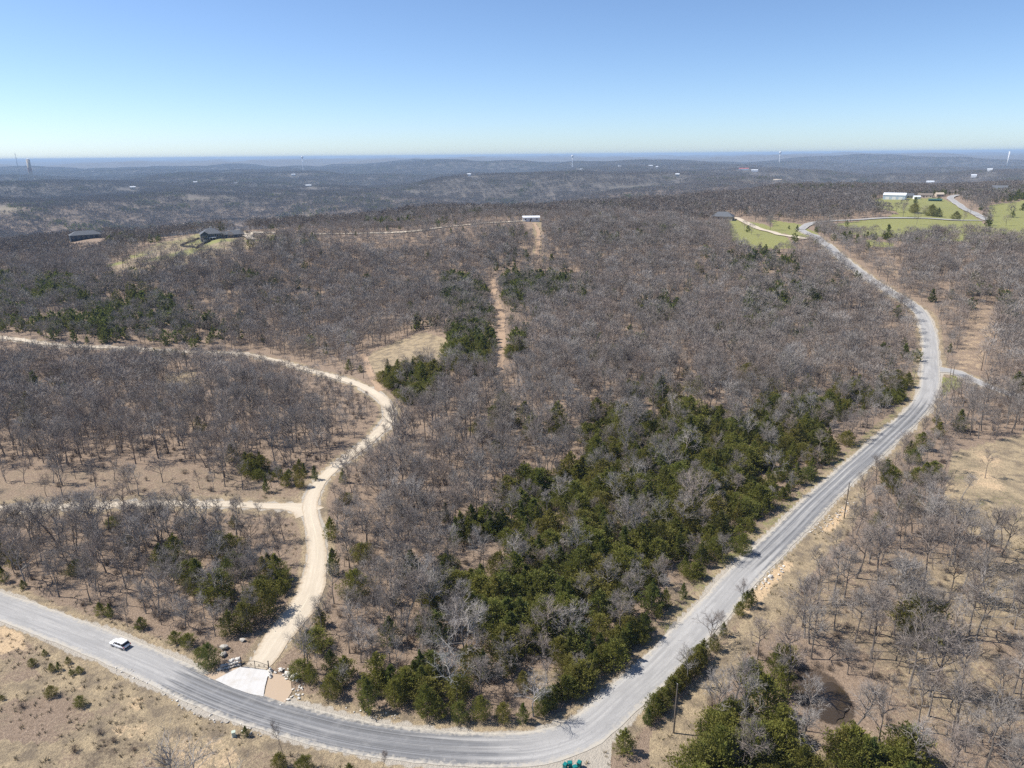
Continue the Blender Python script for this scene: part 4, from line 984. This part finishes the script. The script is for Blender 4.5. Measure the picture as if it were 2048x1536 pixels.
def house(p, W, D, Hh, rh, wall, roof, lab, cat='house', turn=0.0, name='house', front=40, side=None, kind='gable', dist=None, detail=True, lift=0.0):
    w = at(*p) if dist is None else along(p[0], dist)
    t = thing(name, lab, cat, (w[0], w[1], w[2] + lift), face_cam(w, turn)); clear(w, front, side or max(W, D) * .75)
    if kind == 'gable':
        gable_wall(-W / 2, W / 2, -D / 2, D / 2, Hh, rh).build('wall', M[wall], t); gable_roof(-W / 2, W / 2, -D / 2, D / 2, Hh, rh, .4).build('roof', M[roof], t)
    else:
        MB().box(-W / 2, W / 2, -D / 2, D / 2, -2, Hh).build('wall', M[wall], t); hip_roof(-W / 2, W / 2, -D / 2, D / 2, Hh, rh).build('roof', M[roof], t)
    if detail:
        n = max(2, int(W / 4.5))
        for i in range(n): win(t, -W / 2 + W * (i + .5) / n, -D / 2, Hh * .38, 1.3, Hh * .38)
        MB().box(-W * .05 - .5, -W * .05 + .5, -D / 2 - .05, -D / 2 + .03, -1, 2.1).build('door', M['iron'], t)
    return t
house((172, 478), 30, 13, 5.0, 4.2, 'navy', 'slate', 'dark blue house with grey roof down in the wooded hollow', front=125, side=22, turn=.1, kind='hip')
house((90, 478), 13, 10, 3.6, 3.2, 'tanwall', 'brownroof', 'tan house with brown roof in the hollow, half hidden by trees', front=120, side=12, turn=-.3)
house((211, 470), 12, 9, 3.4, 3.4, 'tanwall', 'brownroof', 'small brown roofed house behind the dark blue hollow house', front=120, side=12, turn=.4, kind='hip')
house((1062, 442), 16, 9, 3.6, 1.2, 'white', 'whiteroof', 'low white metal building on the wooded ridge top', 'shed', front=70, side=10, turn=.05, name='metal_building')
house((1445, 440), 22, 12, 4.0, 4.6, 'tanwall', 'slate', 'grey roofed house among bare trees on the ridge', front=44, side=15, turn=-.2, kind='hip')
t = house((1789, 398.5), 27, 14, 5.6, 2.8, 'bluewall', 'whiteroof', 'long white roofed metal barn above the green field', 'barn', front=60, side=20, turn=-.12, name='metal_barn', detail=False)
for x in (-8, 0, 8): MB().box(x - 2.4, x + 2.4, -7.08, -6.98, -1, 3.4).build('sliding_door', M['white'], t)
house((1731, 399), 7.5, 6, 2.6, 1.8, 'white', 'whiteroof', 'small white pavilion shed left of the metal barn', 'shed', front=30, side=8, name='garden_shed', kind='hip', detail=False)
house((1833, 398), 8, 6, 2.8, 1.6, 'white', 'whiteroof', 'small white shed between the metal barn and green roofed shelter', 'shed', front=26, side=8, name='garden_shed', turn=.3, detail=False)
house((1815, 396), 14, 9, 3.2, 3.0, 'tanwall', 'slate', 'slate roofed farmhouse tucked just behind the barn', front=26, side=10, turn=.2)
house((1850, 395), 18, 9, 3.0, 2.8, 'tanwall', 'brownroof', 'long brown farmhouse beyond the green field trees', front=26, side=11, turn=-.1)
house((1870, 402), 15, 6, 1.8, 1.0, 'greenroof', 'greenroof', 'low dark green roofed shelter at the field edge', 'shed', front=24, side=9, name='field_shelter', turn=.08, detail=False)
house((1878, 393), 10, 8, 3.0, 2.4, 'tanwall', 'tanwall', 'small tan cabin beside the far climbing road', 'cabin', front=24, side=8, name='cabin', turn=.4)
house((1905, 388), 13, 9, 3.4, 3.0, 'tanwall', 'brownroof', 'tan house where the far road disappears into trees', front=26, side=10)
house((1958, 387), 16, 10, 4.0, 3.2, 'tanwall', 'brownroof', 'cream house with brown roof along the top of the far field', front=40, side=12)
house((1973, 387), 15, 10, 4.4, 2.6, 'white', 'whiteroof', 'white house with pale roof next to the cream house', front=40, side=11, turn=.2)
house((1998, 385), 20, 12, 6.4, 4.0, 'white', 'slate', 'tall white farmhouse above the right hand green field', front=44, side=14, turn=-.15)
house((2040, 386), 20, 11, 4.0, 2.0, 'bluewall', 'whiteroof', 'pale blue outbuilding at the right frame edge', 'shed', front=40, side=13, name='outbuilding', detail=False)
FAR = [(383, 326, 5200, 'white', 'whiteroof', 26, 'white roofed building on the far left plateau'), (355, 328, 4900, 'tanwall', 'brownroof', 22, 'brown far building left of the white roofed one'), (462, 329.5, 4700, 'white', 'whiteroof', 34, 'long white far building beyond the hollow'),
       (420, 328, 5000, 'white', 'whiteroof', 16, 'tiny white far house between two larger white roofs'), (583, 325, 6000, 'white', 'whiteroof', 30, 'white far building just left of the pale water tower'), (612, 334, 4200, 'tanwall', 'whiteroof', 34, 'pale strip of far building below the water tower'),
       (255, 333, 4300, 'tanwall', 'whiteroof', 26, 'faint tan building on the left far slope'), (848, 328, 5000, 'white', 'whiteroof', 40, 'wide white far building on the middle plateau'), (937, 335, 4000, 'white', 'whiteroof', 20, 'white far house below the middle plateau'),
       (986, 323, 6200, 'tanwall', 'whiteroof', 46, 'long low far building at the plateau rim'), (1164, 324, 5800, 'white', 'whiteroof', 30, 'white far building right of the round water tower'), (1240, 323, 5900, 'white', 'whiteroof', 26, 'white far house in the middle distance woods'),
       (1302, 323, 5900, 'white', 'whiteroof', 30, 'paired white far building, larger one'), (1315, 325, 5700, 'white', 'whiteroof', 18, 'paired white far building, smaller one'), (1357, 338, 3600, 'tanwall', 'whiteroof', 18, 'small pale roof alone in far woods'),
       (1490, 324, 5000, 'white', 'redroof', 60, 'red roofed complex on the far hillside'), (1512, 326, 4900, 'white', 'whiteroof', 40, 'white hall beside the red roofed complex'), (1560, 334, 3400, 'tanwall', 'tanwall', 36, 'tan stone building standing below the far lodge hill'),
       (1550, 314, 6000, 'tanwall', 'brownroof', 60, 'broad brown lodge on the far wooded hill'), (1662, 315, 5600, 'white', 'whiteroof', 40, 'white building on the bare cut hilltop'), (1850, 325, 3900, 'tanwall', 'whiteroof', 30, 'left one of the pale far houses on the right ridge'),
       (1869, 323, 4100, 'white', 'whiteroof', 34, 'bright white far house on the right ridge'), (1862, 344, 2500, 'tanwall', 'whiteroof', 42, 'long low pale building in the right far woods'), (1956, 346, 2400, 'white', 'whiteroof', 18, 'white box building in the right far woods'),
       (1955, 322, 4100, 'white', 'whiteroof', 22, 'small white far house near the tall white tower'), (1985, 319, 4400, 'white', 'whiteroof', 22, 'last white far house before the right frame edge')]
for x, y, dist, wl_, rf, W, lab in FAR:
    house((x, y), W, 16, 8.0, 4.0, wl_, rf, lab, 'building', name='far_building', front=380, side=34, dist=dist, detail=False, lift=5)
def ztop(px, py, dist):
    """height of the sight line through a photo pixel at a given distance"""
    d = _f + _r * (px - 1024) / FPX - _u * (py - 768) / FPX; return EYE + d[2] / math.hypot(d[0], d[1]) * dist
def water_tower(px, py, dist, kind, lab):
    w = along(px, dist); h = max(26.0, ztop(px, py, dist) - w[2]); R_ = dist / FPX * (2.7 if kind == 'red' else 1.0 if kind == 'stand' else 2.3)
    t = thing('water_tower', lab, 'water tower', tuple(w)); clear(w, 60, 20)
    if kind == 'ball':
        MB().lathe([(R_ * .7, -3), (R_ * .34, 4), (R_ * .26, h * .5), (R_ * .3, h - R_ * 2.0)], 14).build('pedestal', M['white'], t, smooth=True)
        MB().lathe([(R_ * .3, h - R_ * 2.0), (R_ * .85, h - R_ * 1.45), (R_, h - R_ * .95), (R_ * .85, h - R_ * .45), (R_ * .5, h - R_ * .12), (.05, h)], 16).build('tank', M['white'], t, smooth=True)
    else:
        c = 'rust' if kind == 'red' else 'white'
        MB().lathe([(R_ * 1.0, -3), (R_ * 1.0, h - R_ * .6)], 18).build('tank', M['tanwall' if kind == 'red' else c], t, smooth=True)
        MB().lathe([(R_ * 1.02, h - R_ * .6), (R_ * .8, h - R_ * .3), (.05, h)], 18).build('cap', M['white'], t, smooth=True)
        if kind == 'red': MB().lathe([(R_ * 1.03, h * .45), (R_ * 1.03, h * .62)], 18).build('band', M['rust'], t)
water_tower(604, 312, 8500, 'ball', 'pale round water tower on the left plateau skyline'); water_tower(1145, 310, 7500, 'ball', 'white bulb water tower in the middle of the skyline')
water_tower(1560, 302.5, 9000, 'ball', 'small water tower over the far lodge hill'); water_tower(2018, 302.5, 8500, 'stand', 'slim white standpipe tower at the right skyline')
water_tower(54, 317, 6800, 'red', 'white capped brick coloured standpipe tower on the left skyline')
def lattice():
    w = along(31, 6800); h = max(40, ztop(31, 305.5, 6800) - w[2]); t = thing('lattice_tower', 'grey lattice transmission tower beside the brick coloured standpipe', 'tower', tuple(w), .4)
    b = 6.0
    for sx in (-1, 1):
        for sy in (-1, 1): MB().tube([(sx * b, sy * b, -2), (sx * 1.2, sy * 1.2, h * .7), (sx * .5, sy * .5, h)], .55, 4).build('leg', M['galv'], t)
    br = MB(); n = 8
    for i in range(n):
        z0, z1 = h * .7 * i / n, h * .7 * (i + 1) / n; a = b + (1.2 - b) * i / n; c = b + (1.2 - b) * (i + 1) / n
        for (x0, y0, x1, y1) in ((-a, -a, c, -c), (a, -a, c, c), (a, a, -c, c), (-a, a, -c, -c)): br.tube([(x0, y0, z0), (x1, y1, z1)], .3, 4)
    br.build('bracing', M['galv'], t)
    for z in (.72, .83, .94): MB().box(-8, 8, -.4, .4, h * z, h * z + .8).build('crossarm', M['galv'], t)
lattice()

# ------------------------------------------------------------------ trees set one by one where the photograph shows them
OAK_H = 12.0; CED_H = [6.5, 7.5, 6, 8.5, 5, 7, 7.5, 6.5]
def single(kind, px, py, hgt, idx, label, cat, name, group=None, wide=1.0, rz=None, loc=None):
    w = at(px, py) if loc is None else loc
    rz = random.uniform(0, 6.28) if rz is None else rz
    me = {'oak': OAK_ME, 'pale': PALE_ME, 'cedar': CED_ME}[kind][idx]
    s = hgt / (OAK_H if kind != 'cedar' else CED_H[idx])
    t = thing(name, label, cat, tuple(w), rz, group); t.scale = (s * wide, s * wide, s)
    link('trunk', me[0], t); link('crown', me[1], t); return t
for p, h, i, lab in [((904, 1392), 9.5, 1, 'white barked bare tree at the front of the wood behind cedars'), ((1067, 1433), 9.0, 2, 'pale leaning bare tree at the road curve verge'), ((1025, 1152), 9.5, 0, 'broad pale crowned bare tree above the cedar thicket')]:
    single('pale', *p, h, i, lab, 'tree', 'bare_tree', wide=1.0)
for p, h, i, wd, lab in [((1420, 1288), 7.0, 4, 1.1, 'dark spreading bare tree hanging over the road edge'), ((1486, 1212), 6.5, 5, .9, 'slender dark bare tree beside the roadside cedar clump'), ((1447, 1262), 5.5, 8, .8, 'thin bare sapling between two roadside cedars'),
                     ((610, 1340), 11.0, 5, .9, 'lone bare tree leaning over the gravel beside the gate'), ((567, 1512), 7.5, 8, .45, 'thin bare sapling on the near side of the dark road'), ((765, 1552), 5, 12, .7, 'bare sapling poking up at the bottom road edge'),
                     ((771, 1256), 8, 7, .8, 'crooked dark trunked bare tree in the middle wood'), ((1385, 1125), 6.5, 1, 1.2, 'round grey crowned bare tree beside the cedar thicket edge'), ((1240, 1250), 6.0, 4, 1.2, 'low spreading grey tree inside the cedar thicket'),
                     ((1275, 1180), 7.0, 3, 1.1, 'grey bare tree rising out of the densest cedars'), ((1612, 1462), 10.5, 11, .9, 'twisted slender bare tree below the brown pond'), ((1480, 1560), 7, 3, 1.0, 'bare tree among the bottom cedars')]:
    single('oak', *p, h, i, lab, 'tree', 'bare_tree', wide=wd)
CED_ONE = [((420, 1334), 5.0, 5, .9, 'dense dark cedar beside the stone wall at the gate'), ((524, 1226), 7.5, 7, 1.0, 'big round cedar overhanging the drive'), ((490, 1258), 6, 2, .9, 'cedar on the drive edge below the big round one'),
    ((663, 1078), 5.5, 4, .9, 'lone cedar on the drive edge past the fork'), ((668, 1148), 6.5, 0, .9, 'tall narrow cedar beside the straight drive'), ((662, 1395), 4.5, 2, .9, 'rounded cedar at the corner of the verge beyond the gravel bed'), ((624, 1368), 4.5, 1, .8, 'cedar behind the white rubble border'),
    ((738, 1420), 6.5, 0, .95, 'pointed cedar first in the verge row by the dark road'), ((790, 1408), 5.0, 2, .9, 'broad cedar second in the verge row'), ((853, 1430), 6.2, 1, .95, 'tall full cedar third in the verge row'), ((878, 1434), 4.0, 4, 1.0, 'small cedar filling the verge row behind the tall one'),
    ((918, 1440), 3.6, 2, 1.1, 'low rounded cedar in the verge row'), ((962, 1438), 4.6, 5, .8, 'grey green cedar in the verge row before the isolated one'), ((1006, 1441), 3.4, 2, 1.05, 'squat isolated bright cedar on the verge'), ((1046, 1444), 3.8, 0, 1.0, 'cedar at the foot of the pale leaning tree'), ((1082, 1428), 4.6, 1, .95, 'cedar just past the pale leaning tree'),
    ((1249, 1506), 4.3, 4, 1.05, 'dark spiky cedar alone on the bare pull-off bank'), ((1492, 1214), 3.8, 1, 1.05, 'upright cedar in the clump at the road edge'), ((1502, 1205), 3.4, 0, 1.1, 'second cedar leaning in the road edge clump'), ((1478, 1230), 3.0, 2, .9, 'low cedar at the near end of the road edge clump'), ((1446, 1272), 3.2, 0, .9, 'single young cedar by the road'),
    ((1427, 1300), 3.4, 2, .8, 'cedar at the foot of the dark spreading tree'), ((1330, 1215), 4.4, 1, .9, 'separate cedar on the slope above the straight road'), ((1366, 1196), 3.6, 0, .9, 'little cedar at the edge of the bare slope'), ((1318, 1236), 2.6, 4, .9, 'small cedar shrub below the separate cedar'),
    ((1483, 1108), 5.2, 5, .85, 'dense cedar corner tree beside the road straight'), ((1550, 1345), 6.2, 3, .9, 'tall cedar standing above the pond woods'), ((1560, 1390), 6, 2, .9, 'cedar mixed with grey branches near the pond'),
    ((1800, 1556), 6.5, 7, 1.0, 'large cedar at the bottom edge below the pond'), ((1720, 1552), 7.0, 7, 1.05, 'largest bright green cedar at the bottom edge'), ((1440, 1545), 8.0, 7, .95, 'massive olive cedar near the bottom edge by the pole'), ((1500, 1530), 8, 5, .95, 'olive cedar beside the massive one at the bottom'), ((1398, 1480), 4.0, 6, .55, 'dead dark spindly cedar near the utility pole'),
    ((1455, 1470), 7.0, 2, .9, 'cedar behind the massive olive one'), ((1600, 1556), 6.0, 1, .95, 'cedar between the bottom thickets below the pond'),
    ((630, 960), 4.5, 0, .9, 'pointed cedar at the drive bend above the fork'), ((600, 975), 5.5, 5, .7, 'dark cedar clump edge above the fork'), ((533, 985), 5.5, 6, .9, 'slim cedar at the end of the grassy strip')]
for p, h, i, wd, lab in CED_ONE: single('cedar', *p, h, i, lab, 'tree', 'cedar_tree', wide=wd)
for kd, p, h, i, wd, lab in [('cedar', (1828, 426), 10, 5, 1.2, 'dark cedar starting the clump in the upper green field'), ('cedar', (1862, 432), 11, 7, 1.1, 'broad cedar in the middle of the upper field clump'), ('cedar', (1876, 434), 9, 1, 1.2, 'cedar ending the upper field clump'), ('cedar', (1911, 440), 8, 2, 1.2, 'round cedar alone beside the upper field road'),
        ('oak', (1806, 434), 14, 1, 1.1, 'large bare tree standing free in the upper green field'), ('oak', (1848, 432), 10, 4, 1.1, 'bare tree inside the upper field clump'), ('oak', (1940, 432), 12, 6, 1.0, 'bare tree along the far climbing road'), ('oak', (1968, 432), 15, 7, 1.0, 'tall bare tree between the two green fields'), ('oak', (1925, 446), 11, 3, 1.0, 'bare tree at the lower corner of the upper field'), ('oak', (1540, 460), 14, 1, 1.1, 'big bare tree on the lawn beside the cream lane')]:
    single(kd, *p, h, i, lab, 'tree', 'cedar_tree' if kd == 'cedar' else 'bare_tree', wide=wd)
ORD = 'first second third fourth fifth sixth seventh eighth ninth tenth eleventh twelfth thirteenth fourteenth fifteenth sixteenth seventeenth eighteenth nineteenth'.split()
TENS = {2: 'twent', 3: 'thirt', 4: 'fort', 5: 'fift', 6: 'sixt', 7: 'sevent', 8: 'eight', 9: 'ninet'}
def ordinal(n):
    if n <= 19: return ORD[n - 1]
    if n >= 100: return 'hundred and ' + ordinal(n - 100) if n > 100 else 'hundredth'
    return TENS[n // 10] + ('ieth' if n % 10 == 0 else 'y-' + ORD[n % 10 - 1])
hp = lerp_px(P_HEDGE, 17)
for i, p in enumerate(hp): single('cedar', p[0] + random.uniform(-2, 2), p[1] + random.uniform(-2, 2), random.uniform(3.0, 4.3), [0, 1, 2, 4, 5][i % 5], '%s cedar of the roadside hedge counted from the pull-off' % ordinal(i + 1), 'tree', 'hedge_cedar', 'roadside cedar hedge', .95)
hp = lerp_px([(1090, 1420), (1110, 1402), (1134, 1386), (1158, 1368), (1182, 1348), (1208, 1326), (1234, 1304), (1260, 1282), (1282, 1262)], 20)
for i, p in enumerate(hp): single('cedar', p[0] + random.uniform(-3, 3), p[1] + random.uniform(-3, 3), random.uniform(3.4, 4.8), [1, 2, 5, 0, 4][i % 5], '%s cedar of the long row inside the bend, counted from the curve' % ordinal(i + 1), 'tree', 'row_cedar', 'cedar row inside the bend', .92)
FS = [((90, 1311), 1.3, 4, 'small cedar shrub at the back of the field shrubs'), ((65, 1332), 1.6, 2, 'round shrub on its own toward the frame edge'), ((104, 1342), 1.7, 1, 'left one of the twin dark shrubs in the field'), ((118, 1340), 1.8, 0, 'right one of the twin dark shrubs in the field'),
      ((137, 1327), 1.4, 4, 'upright shrub nearest the road in the field'), ((159, 1346), 1.4, 2, 'shrub at the road end of the field cluster'), ((143, 1350), 1.2, 4, 'smallest shrub in the field cluster'), ((104, 1392), 2.1, 2, 'bright green rounded shrub alone in the dry field'), ((161, 1412), 2.0, 5, 'dark rounded shrub below the bright green one'),
      ((492, 1472), 2.0, 0, 'bright young cedar beside the utility box'), ((5, 1400), 1.0, 4, 'tiny shrub at the field frame edge'), ((560, 1535), 2.6, 2, 'dark shrub mass at the foot of the sapling'), ((610, 1545), 3.0, 5, 'shrub mass at the bottom frame edge'), ((700, 1555), 2.6, 1, 'shrub on the bottom edge below the dark road')]
for p, h, i, lab in FS: single('cedar', *p, h, i, lab, 'shrub', 'shrub', wide=1.15)

# ------------------------------------------------------------------ the woods
def build_woods():
    X, Y = grid_pts(74, 760, 3.75)
    Z, px, py, d, c, hs = cover(X, Y); r = np.hypot(X, Y)
    ex, ey = grid_pts(74, 330, 4.0); ez, epx, epy, ed, ec, eh = cover(ex, ey)
    kk = (rng.uniform(0, 1, len(ex)) < .42) & (ec > .36) & (ed > .5); ec = np.ones(len(ex)); er = np.hypot(ex, ey); ed = ed * 0 + 1
    X, Y, Z, px, py, d, c, hs, r = (np.concatenate([a, b[kk]]) for a, b in ((X, ex), (Y, ey), (Z, ez), (px, epx), (py, epy), (d, ed), (c, ec), (hs, eh), (r, er)))
    ex, ey = grid_pts(74, 330, 4.6); ez, epx, epy, ed, ec, eh = cover(ex, ey)
    dense = inpoly(epx, epy, [(640, 1040), (1000, 980), (900, 1150), (860, 1430), (600, 1400), (640, 1250)]) | inpoly(epx, epy, [(-60, 1050), (560, 1050), (575, 1240), (430, 1335), (-60, 1165)])
    kk = (rng.uniform(0, 1, len(ex)) < .62) & dense & (ed > .3); ec = np.where(rng.uniform(0, 1, len(ex)) < .12, 1.0, 0.0); er = np.hypot(ex, ey); ed = ed * 0 + 1; eh = eh * .8
    X, Y, Z, px, py, d, c, hs, r = (np.concatenate([a, b[kk]]) for a, b in ((X, ex), (Y, ey), (Z, ez), (px, epx), (py, epy), (d, ed), (c, ec), (hs, eh), (r, er)))
    k = rng.uniform(0, 1, len(X)) < d; X, Y, Z, px, py, c, hs, r = (a[k] for a in (X, Y, Z, px, py, c, hs, r))
    n = len(X); ced = rng.uniform(0, 1, n) < c
    H = np.where(ced, rng.uniform(4.8, 9.6, n), np.clip(rng.normal(11.6, 2.6, n), 5.5, 17)) * hs
    small = (~ced) & (rng.uniform(0, 1, n) < .28); H[small] *= .58
    inframe = (px > -25) & (px < 2073) & (py > 300) & (py < 1640)
    used = np.zeros(n, bool); slim = rng.uniform(0, 1, n) < np.where(inpoly(px, py, P_RSPARSE) | inpoly(px, py, P_OPENL2), .85, .5)
    OI = np.where(slim, rng.integers(10, 14, n), rng.integers(0, 10, n))
    LM = [('brown pond', (1652, 1392)), ('hedge utility pole', (1347, 1466)), ('rubble bank pole', (1688, 1036)), ('junction pole', (1901, 775)), ('iron gate', (511, 1338)), ('fork in the drive', (612, 1017)), ('white car', (241, 1293)),
          ('tan clearing', (820, 700)), ('sharp drive bend', (779, 824)), ('round cedar by the drive', (524, 1226)), ('white barked tree', (904, 1392)), ('pale leaning tree', (1067, 1433)), ('broad pale crowned tree', (1025, 1152)),
          ('dark spreading roadside tree', (1420, 1288)), ('clay bank boulders', (1536, 1158)), ('dry pasture', (1960, 1000)), ('lower end of pasture', (2020, 1130)), ('left end of the gravel spur', (10, 1017)), ('middle of the gravel spur', (290, 1008)),
          ('road at left frame edge', (5, 1210)), ('lower right frame corner', (2030, 1500)), ('right frame edge woods', (2035, 1290)), ('bend of the main road', (1855, 780)), ('middle of the road straight', (1600, 1040)), ('lone bare tree by the gate', (610, 1340)),
          ('separate slope cedar', (1330, 1215)), ('tall cedar above the pond', (1550, 1345)), ('straight drive cedar', (668, 1148)), ('crooked dark trunked tree', (771, 1256)), ('verge row of cedars', (853, 1430)), ('thicket corner cedar', (1483, 1108)), ('grey tree in densest cedars', (1275, 1180))]
    LP = np.array([at(*p)[:2] for _, p in LM])
    for is_c, kind, name, word, grp in ((False, 'oak', 'bare_tree', 'bare grey tree', 'bare trees of the near woods'), (True, 'cedar', 'cedar_tree', 'green cedar', 'cedars of the near woods')):
        cand = np.where(inframe & (ced == is_c) & (~small))[0]
        pick = cand[np.argsort(-(H[cand] / r[cand]))][:255 if not is_c else 215]; used[pick] = True
        near = np.array([np.argmin(np.hypot(LP[:, 0] - X[i], LP[:, 1] - Y[i])) for i in pick]); cnt = {}
        dist = np.array([np.hypot(LP[near[j], 0] - X[i], LP[near[j], 1] - Y[i]) for j, i in enumerate(pick)])
        for j in np.argsort(dist):
            i = pick[j]; q = near[j]; cnt[q] = cnt.get(q, 0) + 1
            lab = '%s, %s out from the %s' % (word, ordinal(cnt[q]), LM[q][0])
            ix = int(OI[i]) if not is_c else int(rng.integers(0, 8))
            single(kind, 0, 0, float(H[i]), ix, lab, 'tree', name, grp, float(rng.uniform(.85, 1.12) if not is_c else rng.uniform(1.1, 1.45)), None, (X[i], Y[i], Z[i]))
    P = np.stack([X, Y, Z], -1)
    def sc3(h, ref, w): s = h / ref; return np.stack([s * w, s * w, s], -1)
    k = (~used) & (~ced) & (r < 300); m = k.sum(); scatter('bare_woodland', C_OAK, P[k], sc3(H[k], 12.0, rng.uniform(.85, 1.12, m)), zrot(m), OI[k], 'leafless grey oak woodland on both sides of the drive')
    k = (~used) & (~ced) & (r >= 300); m = k.sum(); scatter('bare_woodland', C_OAK2, P[k], sc3(H[k], 12.0, rng.uniform(.9, 1.2, m)), zrot(m), rng.integers(0, 8, m), 'leafless woodland rising to the ridge')
    k = (~used) & ced & (r < 330); m = k.sum(); scatter('cedar_woods', C_CED, P[k], sc3(H[k], 7.0, rng.uniform(1.1, 1.55, m)), zrot(m), rng.integers(0, 8, m), 'green cedar thickets between the bare trees')
    k = (~used) & ced & (r >= 330); m = k.sum(); scatter('cedar_woods', C_CED2, P[k], sc3(H[k], 7.0, rng.uniform(.9, 1.2, m)), zrot(m), rng.integers(0, 4, m), 'dark cedars scattered through the ridge woods')
    # understorey brush
    bx, by = grid_pts(74, 330, 3.0); bz, bpx, bpy, bd, bc, _ = cover(bx, by)
    fl = inpoly(bpx, bpy, P_FIELD); bd = np.where(fl, np.clip(vnoise(bx / 11, by / 11, 25) * 1.2, 0, .8), bd); bd[seg_dist(bx, by, NEAR_ROADS[0][0]) < 6.5] = 0
    k = rng.uniform(0, 1, len(bx)) < bd * .38; m = k.sum()
    scatter('undergrowth', C_BUSH, np.stack([bx, by, bz], -1)[k], rng.uniform(.5, 1.25, m), zrot(m), rng.integers(0, 4, m), 'brown leafless brush under the trees')
    # dry grass tufts on the open ground
    gx, gy = grid_pts(74, 210, 1.15); gz = height(gx, gy); gpx, gpy = project(gx, gy, gz)
    op = np.zeros(len(gx)); 
    for p, v in ((P_FIELD, .5), (P_RCLEAR, .35), (P_PAST, .4), (P_OPENL, .3), (P_OPENL2, .3)): op[inpoly(gpx, gpy, p)] = v
    op *= .5 + .9 * vnoise(gx / 7, gy / 7, 61)
    for pts, w_ in NEAR_ROADS[:4]: dd = seg_dist(gx, gy, pts); op[(dd > w_) & (dd < w_ + 4) & (op <= 0)] = .22; 
    for pts, w_ in NEAR_ROADS[:4]: op[seg_dist(gx, gy, pts) < w_] = 0
    op[inpoly(gpx, gpy, [(400, 1350), (470, 1320), (545, 1330), (600, 1345), (605, 1410), (560, 1415), (500, 1400)])] = 0
    k = rng.uniform(0, 1, len(gx)) < op; m = k.sum()
    scatter('grass', C_TUFT, np.stack([gx, gy, gz], -1)[k], rng.uniform(.5, 1.3, m), zrot(m), rng.integers(0, 4, m), 'dry straw coloured grass tufts on the open banks')
    # middle distance
    X, Y = grid_pts(760, 2300, 6.7, 44); Z, px, py, d, c, hs = cover(X, Y); k = rng.uniform(0, 1, len(X)) < np.clip(d * 1.4, 0, 1)
    X, Y, Z, c = X[k], Y[k], Z[k], c[k]; n = len(X); ced = rng.uniform(0, 1, n) < c; P = np.stack([X, Y, Z], -1); H = np.where(ced, rng.uniform(5, 9, n), rng.uniform(8.5, 14, n))
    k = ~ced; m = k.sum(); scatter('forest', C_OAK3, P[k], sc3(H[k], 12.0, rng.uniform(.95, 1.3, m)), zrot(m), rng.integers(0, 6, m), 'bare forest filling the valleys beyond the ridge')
    k = ced; m = k.sum(); scatter('forest', C_CED2, P[k], sc3(H[k], 7.0, rng.uniform(1.0, 1.4, m)), zrot(m), rng.integers(0, 4, m), 'dark evergreens mixed into the valley forest')
    # far hills
    X, Y = grid_pts(2270, 12500, 56.0, 42); Z, px, py, d, c, hs = cover(X, Y); k = d > .05; X, Y, Z, c = X[k], Y[k], Z[k], c[k]; n = len(X)
    e = 20.0; gx = (height(X + e, Y) - height(X - e, Y)) / (2 * e); gy = (height(X, Y + e) - height(X, Y - e)) / (2 * e)
    rot = np.stack([np.arctan(gy), -np.arctan(gx), np.zeros(n)], -1); P = np.stack([X, Y, Z], -1)
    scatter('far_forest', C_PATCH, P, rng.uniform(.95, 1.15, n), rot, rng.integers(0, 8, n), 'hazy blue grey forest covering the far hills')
    k = rng.uniform(0, 1, n) < np.clip(c * .8, 0, .5); m = k.sum(); scatter('far_forest', C_CPATCH, P[k], rng.uniform(.9, 1.4, m), rot[k], rng.integers(0, 5, m), 'dark evergreen stands on the far hills')
build_woods()

# ------------------------------------------------------------------ haze: the air between here and the far hills
def build_haze():
    o = MB().box(-52000, 52000, -52000, 52000, -230, 114).build('haze', None); tag(o, 'thin blue haze over the far hills', kind='stuff')
    m = bpy.data.materials.new('haze'); m.use_nodes = True; nt = m.node_tree; nt.nodes.clear()
    out = nt.nodes.new('ShaderNodeOutputMaterial'); v = nt.nodes.new('ShaderNodeVolumePrincipled')
    v.inputs['Color'].default_value = (.53, .72, .97, 1); v.inputs['Density'].default_value = HAZE_DENSITY; v.inputs['Anisotropy'].default_value = 0.0
    nt.links.new(v.outputs[0], out.inputs['Volume']); o.data.materials.append(m)
build_haze()
